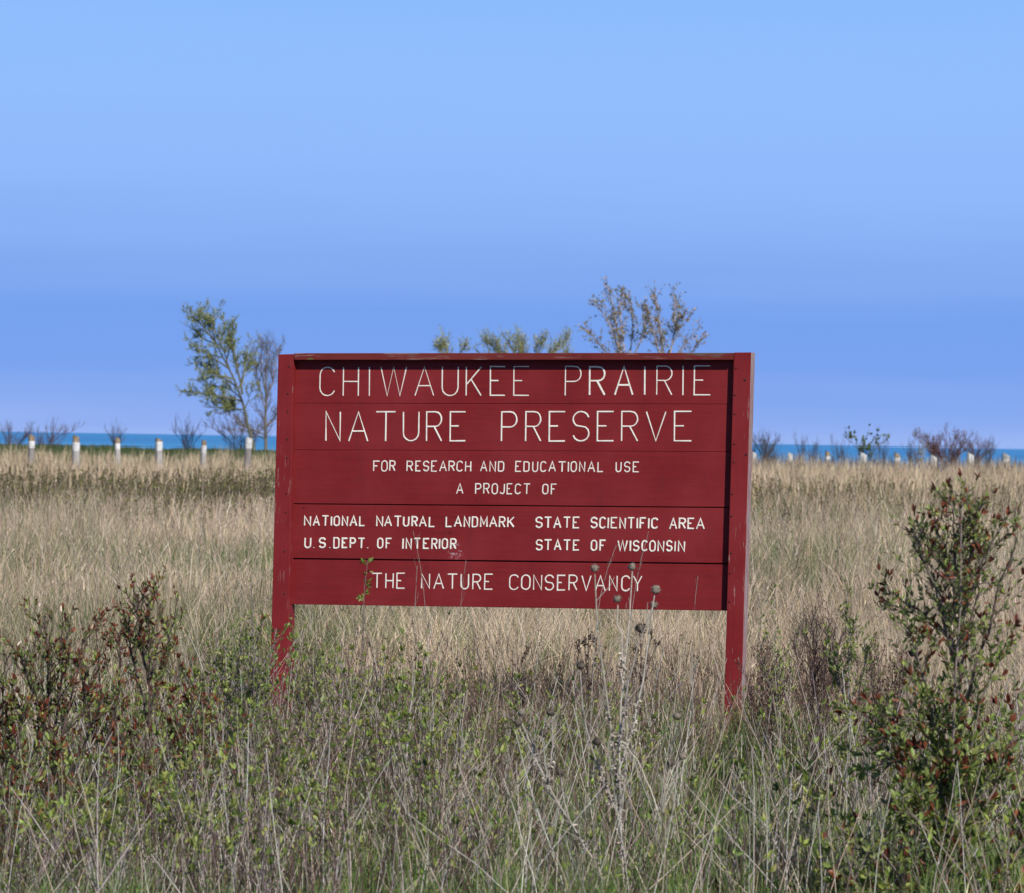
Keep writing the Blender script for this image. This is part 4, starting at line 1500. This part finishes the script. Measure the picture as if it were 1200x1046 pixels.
grass_patch('dry_grass', 'pale dry prairie grass of the far field below the guard posts', R, 95000, 54, 119, (.32, .55), (.011, .022), far_col,
            .16, .22, 2, 1.0, 1.0,
            hvar=lambda x, y: (1 + .42 * smooth(88, 100, y) * (1 - smooth(-5, 7, x))) * (.75 + .35 * smooth(-6, 6, x)) * (1 - .10 * smooth(85, 108, y) * (1 - smooth(-5, 7, x))))
grass_patch('dry_grass', 'tan dry grass of the middle field behind the sign', R, 105000, 29, 55, (.28, .66), (.0055, .010), mid_col,
            .22, .30, 3, 1.0, .6)
grass_patch('dry_grass', 'bleached dry grass just behind the sign', R, 70000, 18.6, 30, (.20, .56), (.0035, .0065), mid_col,
            .26, .34, 3, 1.0, .5, hvar=lambda x, y: .55 + .45 * smooth(20, 26, y))
gap = lambda x, y, a: (.30 + .70 * smooth(.35, .65, vnoise(x, y, 1.1, 12))) * (.5 + .5 * smooth(14.5, 19, y)) * (1 - smooth(20.5, 22, y))
grass_patch('dry_grass', 'straggling dead grass stems among the foreground shrubs', R, 13500, 11.4, 22, (.14, .40), (.0022, .0045), near_col,
            .28, .45, 3, 1.0, .3, keep=gap)
grass_patch('green_grass', 'fresh green grass growing low in the foreground', R, 105000, 11.4, 21, (.10, .27), (.003, .0055), green_col,
            .16, .30, 3, 1.0, .3, keep=lambda x, y, a: (.25 + .75 * smooth(.35, .6, vnoise(x, y, 1.5, 14))) * (1 - .75 * smooth(16.5, 20, y)))
grass_patch('green_grass', 'green grass growing through the dead grass behind the sign', R, 60000, 18, 30, (.18, .34), (.004, .007), green_col,
            .16, .30, 3, 1.0, .4, keep=lambda x, y, a: smooth(.5, .75, vnoise(x, y, 2.1, 15)) * .9 + .06)
grass_patch('bank_turf', 'short green turf on the bank behind the left guard posts', R, 60000, 109, 137, (.05, .12), (.02, .04),
            lambda R, x, y: pick(R, len(x), [(.050, .080, .022), (.065, .095, .028), (.045, .070, .022), (.10, .10, .05)], .15), .1, .2, 2, 1.0, .9,
            keep=lambda x, y, a: 1 - smooth(-4, 6, x))

# brown and olive weeds standing through the far grass
R = np.random.RandomState(5)
x, y, a = field(R, 10000, 48, 84)
kp = R.rand(len(x)) < (.45 + .55 * (1 - smooth(-3, 6, x))) * smooth(.3, .55, vnoise(x, y, 5, 22))
x, y = x[kp], y[kp]
P = curves(R, np.stack([x, y, gz(x, y)], 1), R.normal(0, .16, (len(x), 3)) + [0, 0, 1], R.uniform(.35, .62, len(x)), 4, .08, .1)
s = Soup().add(*tubes(P, .007, .003, pick(R, len(P), [(.15, .11, .09), (.11, .085, .07)], .15), 3))
pos, d, ln, w, col = foliage(R, P, 52000, .3, 1, (.03, .06), .5, OLV + [(.15, .165, .045)], 50, .3)
s.add(*leaf_arrays(R, pos, d, ln, w, col))
tag(s.build('olive_weeds', M_STEM), 'band of olive and brown weeds across the far field', 'weeds', kind='stuff')

# dark dead stems along the right-hand ridge
x, y, a = field(R, 1500, 108, 121, .055, .2)
P = curves(R, np.stack([x, y, gz(x, y)], 1), R.normal(0, .12, (len(x), 3)) + [0, 0, 1], R.uniform(.35, .68, len(x)), 4, .07, .1)
s = Soup().add(*tubes(P, .010, .004, pick(R, len(P), [(.14, .10, .09), (.18, .13, .11), (.10, .08, .08)], .15), 3))
tag(s.build('dead_stems', M_STEM), 'brown dead stems along the ridge in front of the lake', 'weeds', kind='stuff')

# twiggy undergrowth in the foreground: many-stemmed clumps and scattered single twigs
R = np.random.RandomState(6)
def thick(a):
    p = a * F + 600
    return .34 + .66 * smooth(-60, 60, p) * (1 - smooth(480, 660, p)) + .25 * smooth(880, 940, p)


x, y, a = field(R, 260, 11.4, 18.4, -.20, .20)
kp = R.rand(len(x)) < thick(a)
kp &= ~((a * F + 600 > 955) & (y < 12.9))
kp &= ~((np.abs(a * F + 600 - 862) < 45) & (y > 14.5)) & ~((np.abs(a * F + 600 - 326) < 30) & (y > 15.5))
x, y, a = x[kp], y[kp], a[kp]
mc = R.randint(10, 28, len(x))
hc = R.uniform(.40, .84, len(x)) * (1 - .30 * smooth(430, 620, a * F + 600)) * (1 - .28 * (1 - smooth(200, 260, a * F + 600)))
hc = hc * (.72 + .28 * smooth(12.5, 14.5, y))
ci = np.repeat(np.arange(len(x)), mc)
off = R.normal(0, .11, (len(ci), 2))
cx, cy = x[ci] + off[:, 0], y[ci] + off[:, 1]
D_ = np.concatenate([off * 1.5 + R.normal(0, .10, (len(ci), 2)), np.ones((len(ci), 1))], 1)
A1 = curves(R, np.stack([cx, cy, gz(cx, cy) - .02], 1), D_, hc[ci] * R.uniform(.5, 1.05, len(ci)), 6, .07, .05)
x2, y2, a2 = field(R, 2600, 11.4, 19.2, -.20, .20)
kp = (R.rand(len(x2)) < thick(a2)) & ~((np.abs(a2 * F + 600 - 862) < 26) & (R.rand(len(x2)) < .8) & (y2 > 14.5))
x2, y2 = x2[kp], y2[kp]
A2 = curves(R, np.stack([x2, y2, gz(x2, y2) - .02], 1), R.normal(0, .2, (len(x2), 3)) * [1, 1, 0] + [0, 0, 1], R.uniform(.2, .58, len(x2)), 6, .09, .05)
A = np.concatenate([A1, A2])
BK = [(.34, .28, .25), (.62, .55, .50), (.17, .13, .12), (.09, .062, .055), (.07, .048, .042), (.16, .085, .07)]
s = Soup().add(*tubes(A, R.uniform(.0011, .0030, len(A)), .0009, pick(R, len(A), BK, .18), 3))
B = spawn(R, A, len(A) * 3, .35, .98, 32, (.05, .20), .12, .2, 4, .4)
s.add(*tubes(B, .0011, .0007, pick(R, len(B), BK, .18), 3))
tag(s.build('twiggy_undergrowth', M_STEM), 'thicket of thin grey brown twigs across the foreground', 'undergrowth', kind='stuff')
nl_ = 52000
pos, d, ln, w, col = [np.concatenate(z) for z in zip(
    foliage(R, B, nl_, .2, 1, (.011, .022), .5, LEAF_Y + LEAF_G, 52, .3),
    tips(R, B, R.choice(len(B), 8500), 4, (.018, .038), .45, LEAF_Y + LEAF_Y + LEAF_G, .6))]
v = vnoise(pos[:, 0], pos[:, 1], .33, 41)
kp = R.rand(len(pos)) < (.10 + .90 * smooth(.38, .58, v)) * (.25 + .75 * smooth(.18, .42, pos[:, 2] - gz(pos[:, 0], pos[:, 1])))
rd = (R.rand(len(pos)) < .42 * smooth(.5, .7, vnoise(pos[:, 0], pos[:, 1], .7, 43)) * (1 - smooth(200, 420, pos[:, 0] / pos[:, 1] * F + 600)))
col = np.where(rd[:, None], pick(R, len(pos), LEAF_R, .15), col)
s = Soup().add(*leaf_arrays(R, pos[kp], d[kp], ln[kp], w[kp], col[kp]))
tag(s.build('undergrowth_leaves', M_LEAF), 'small yellow green leaves sprouting on the foreground twigs', 'undergrowth', kind='stuff')

# long pale stems lying and leaning at odd angles
x, y, a = field(R, 1500, 11.4, 19.2)
kp = ~((np.abs(a * F + 600 - 862) < 25) & (R.rand(len(x)) < .7))
x, y = x[kp], y[kp]
A = curves(R, np.stack([x, y, gz(x, y)], 1), R.normal(0, .36, (len(x), 3)) * [1, .6, 0] + [0, 0, 1], R.uniform(.15, .72, len(x)), 6, .05, 0)
s = Soup().add(*tubes(A, R.uniform(.0018, .0038, len(A)), .0012, pick(R, len(A), [(.72, .67, .60), (.60, .55, .49)] + TANP, .12), 3))
B = spawn(R, A, 2600, .4, .95, 28, (.05, .16), .1, .1, 4, .4)
s.add(*tubes(B, .0012, .0006, pick(R, len(B), PALE_STEM, .12), 3))
tag(s.build('dead_stems', M_STEM), 'long bleached dead stems leaning through the foreground', 'undergrowth', kind='stuff')

# longer straw stalks standing out of the middle field
x, y, a = field(R, 2600, 20.5, 56)
A = curves(R, np.stack([x, y, gz(x, y)], 1), R.normal(0, .28, (len(x), 3)) * [1, 1, 0] + [0, 0, 1], R.uniform(.5, .95, len(x)) * smooth(18, 24, y), 5, .09, -.10)
s = Soup().add(*tubes(A, .00010 * y + .0005, .00004 * y, pick(R, len(A), TANP + [(.70, .60, .46), (.25, .19, .15)], .12), 3))
pos, d, ln, w, col = foliage(R, A, 9000, .75, 1, (.02, .05), .22, TANP, 22, .3)
s.add(*leaf_arrays(R, pos, d, ln, w, col))
tag(s.build('straw_stalks', M_GRASS), 'tall bent straw stalks standing above the middle field grass', 'grass', kind='stuff')

# red brown low leaves and dead leaf litter scraps
x, y, a = field(R, 13000, 12.5, 23)
kp = R.rand(len(x)) < smooth(.5, .8, vnoise(x, y, 1.2, 52)) + .5 * smooth(16.5, 18, y) * (1 - smooth(20, 21.5, y)) * (((x / y * F > -140) & (x / y * F < 130)) | ((x / y * F > 285) & (x / y * F < 460)))
x, y = x[kp], y[kp]
pos = np.stack([x, y, gz(x, y) + R.uniform(.16, .52, len(x))], 1)
A = curves(R, pos - [0, 0, .3], R.normal(0, .2, (len(x), 3)) + [0, 0, 1], np.full(len(x), .33), 3, .08, .1)
s = Soup().add(*tubes(A, .0012, .0008, pick(R, len(A), [(.15, .08, .06)], .15), 3))
pos, d, ln, w, col = foliage(R, A, len(x) * 5, .4, 1, (.008, .016), .5, [(.22, .115, .085), (.15, .08, .06), (.26, .17, .12)], 55, .2)
s.add(*leaf_arrays(R, pos, d, ln, w, col))
tag(s.build('brown_weeds', M_LEAF), 'fine reddish brown weeds in patches of the foreground', 'undergrowth', kind='stuff')
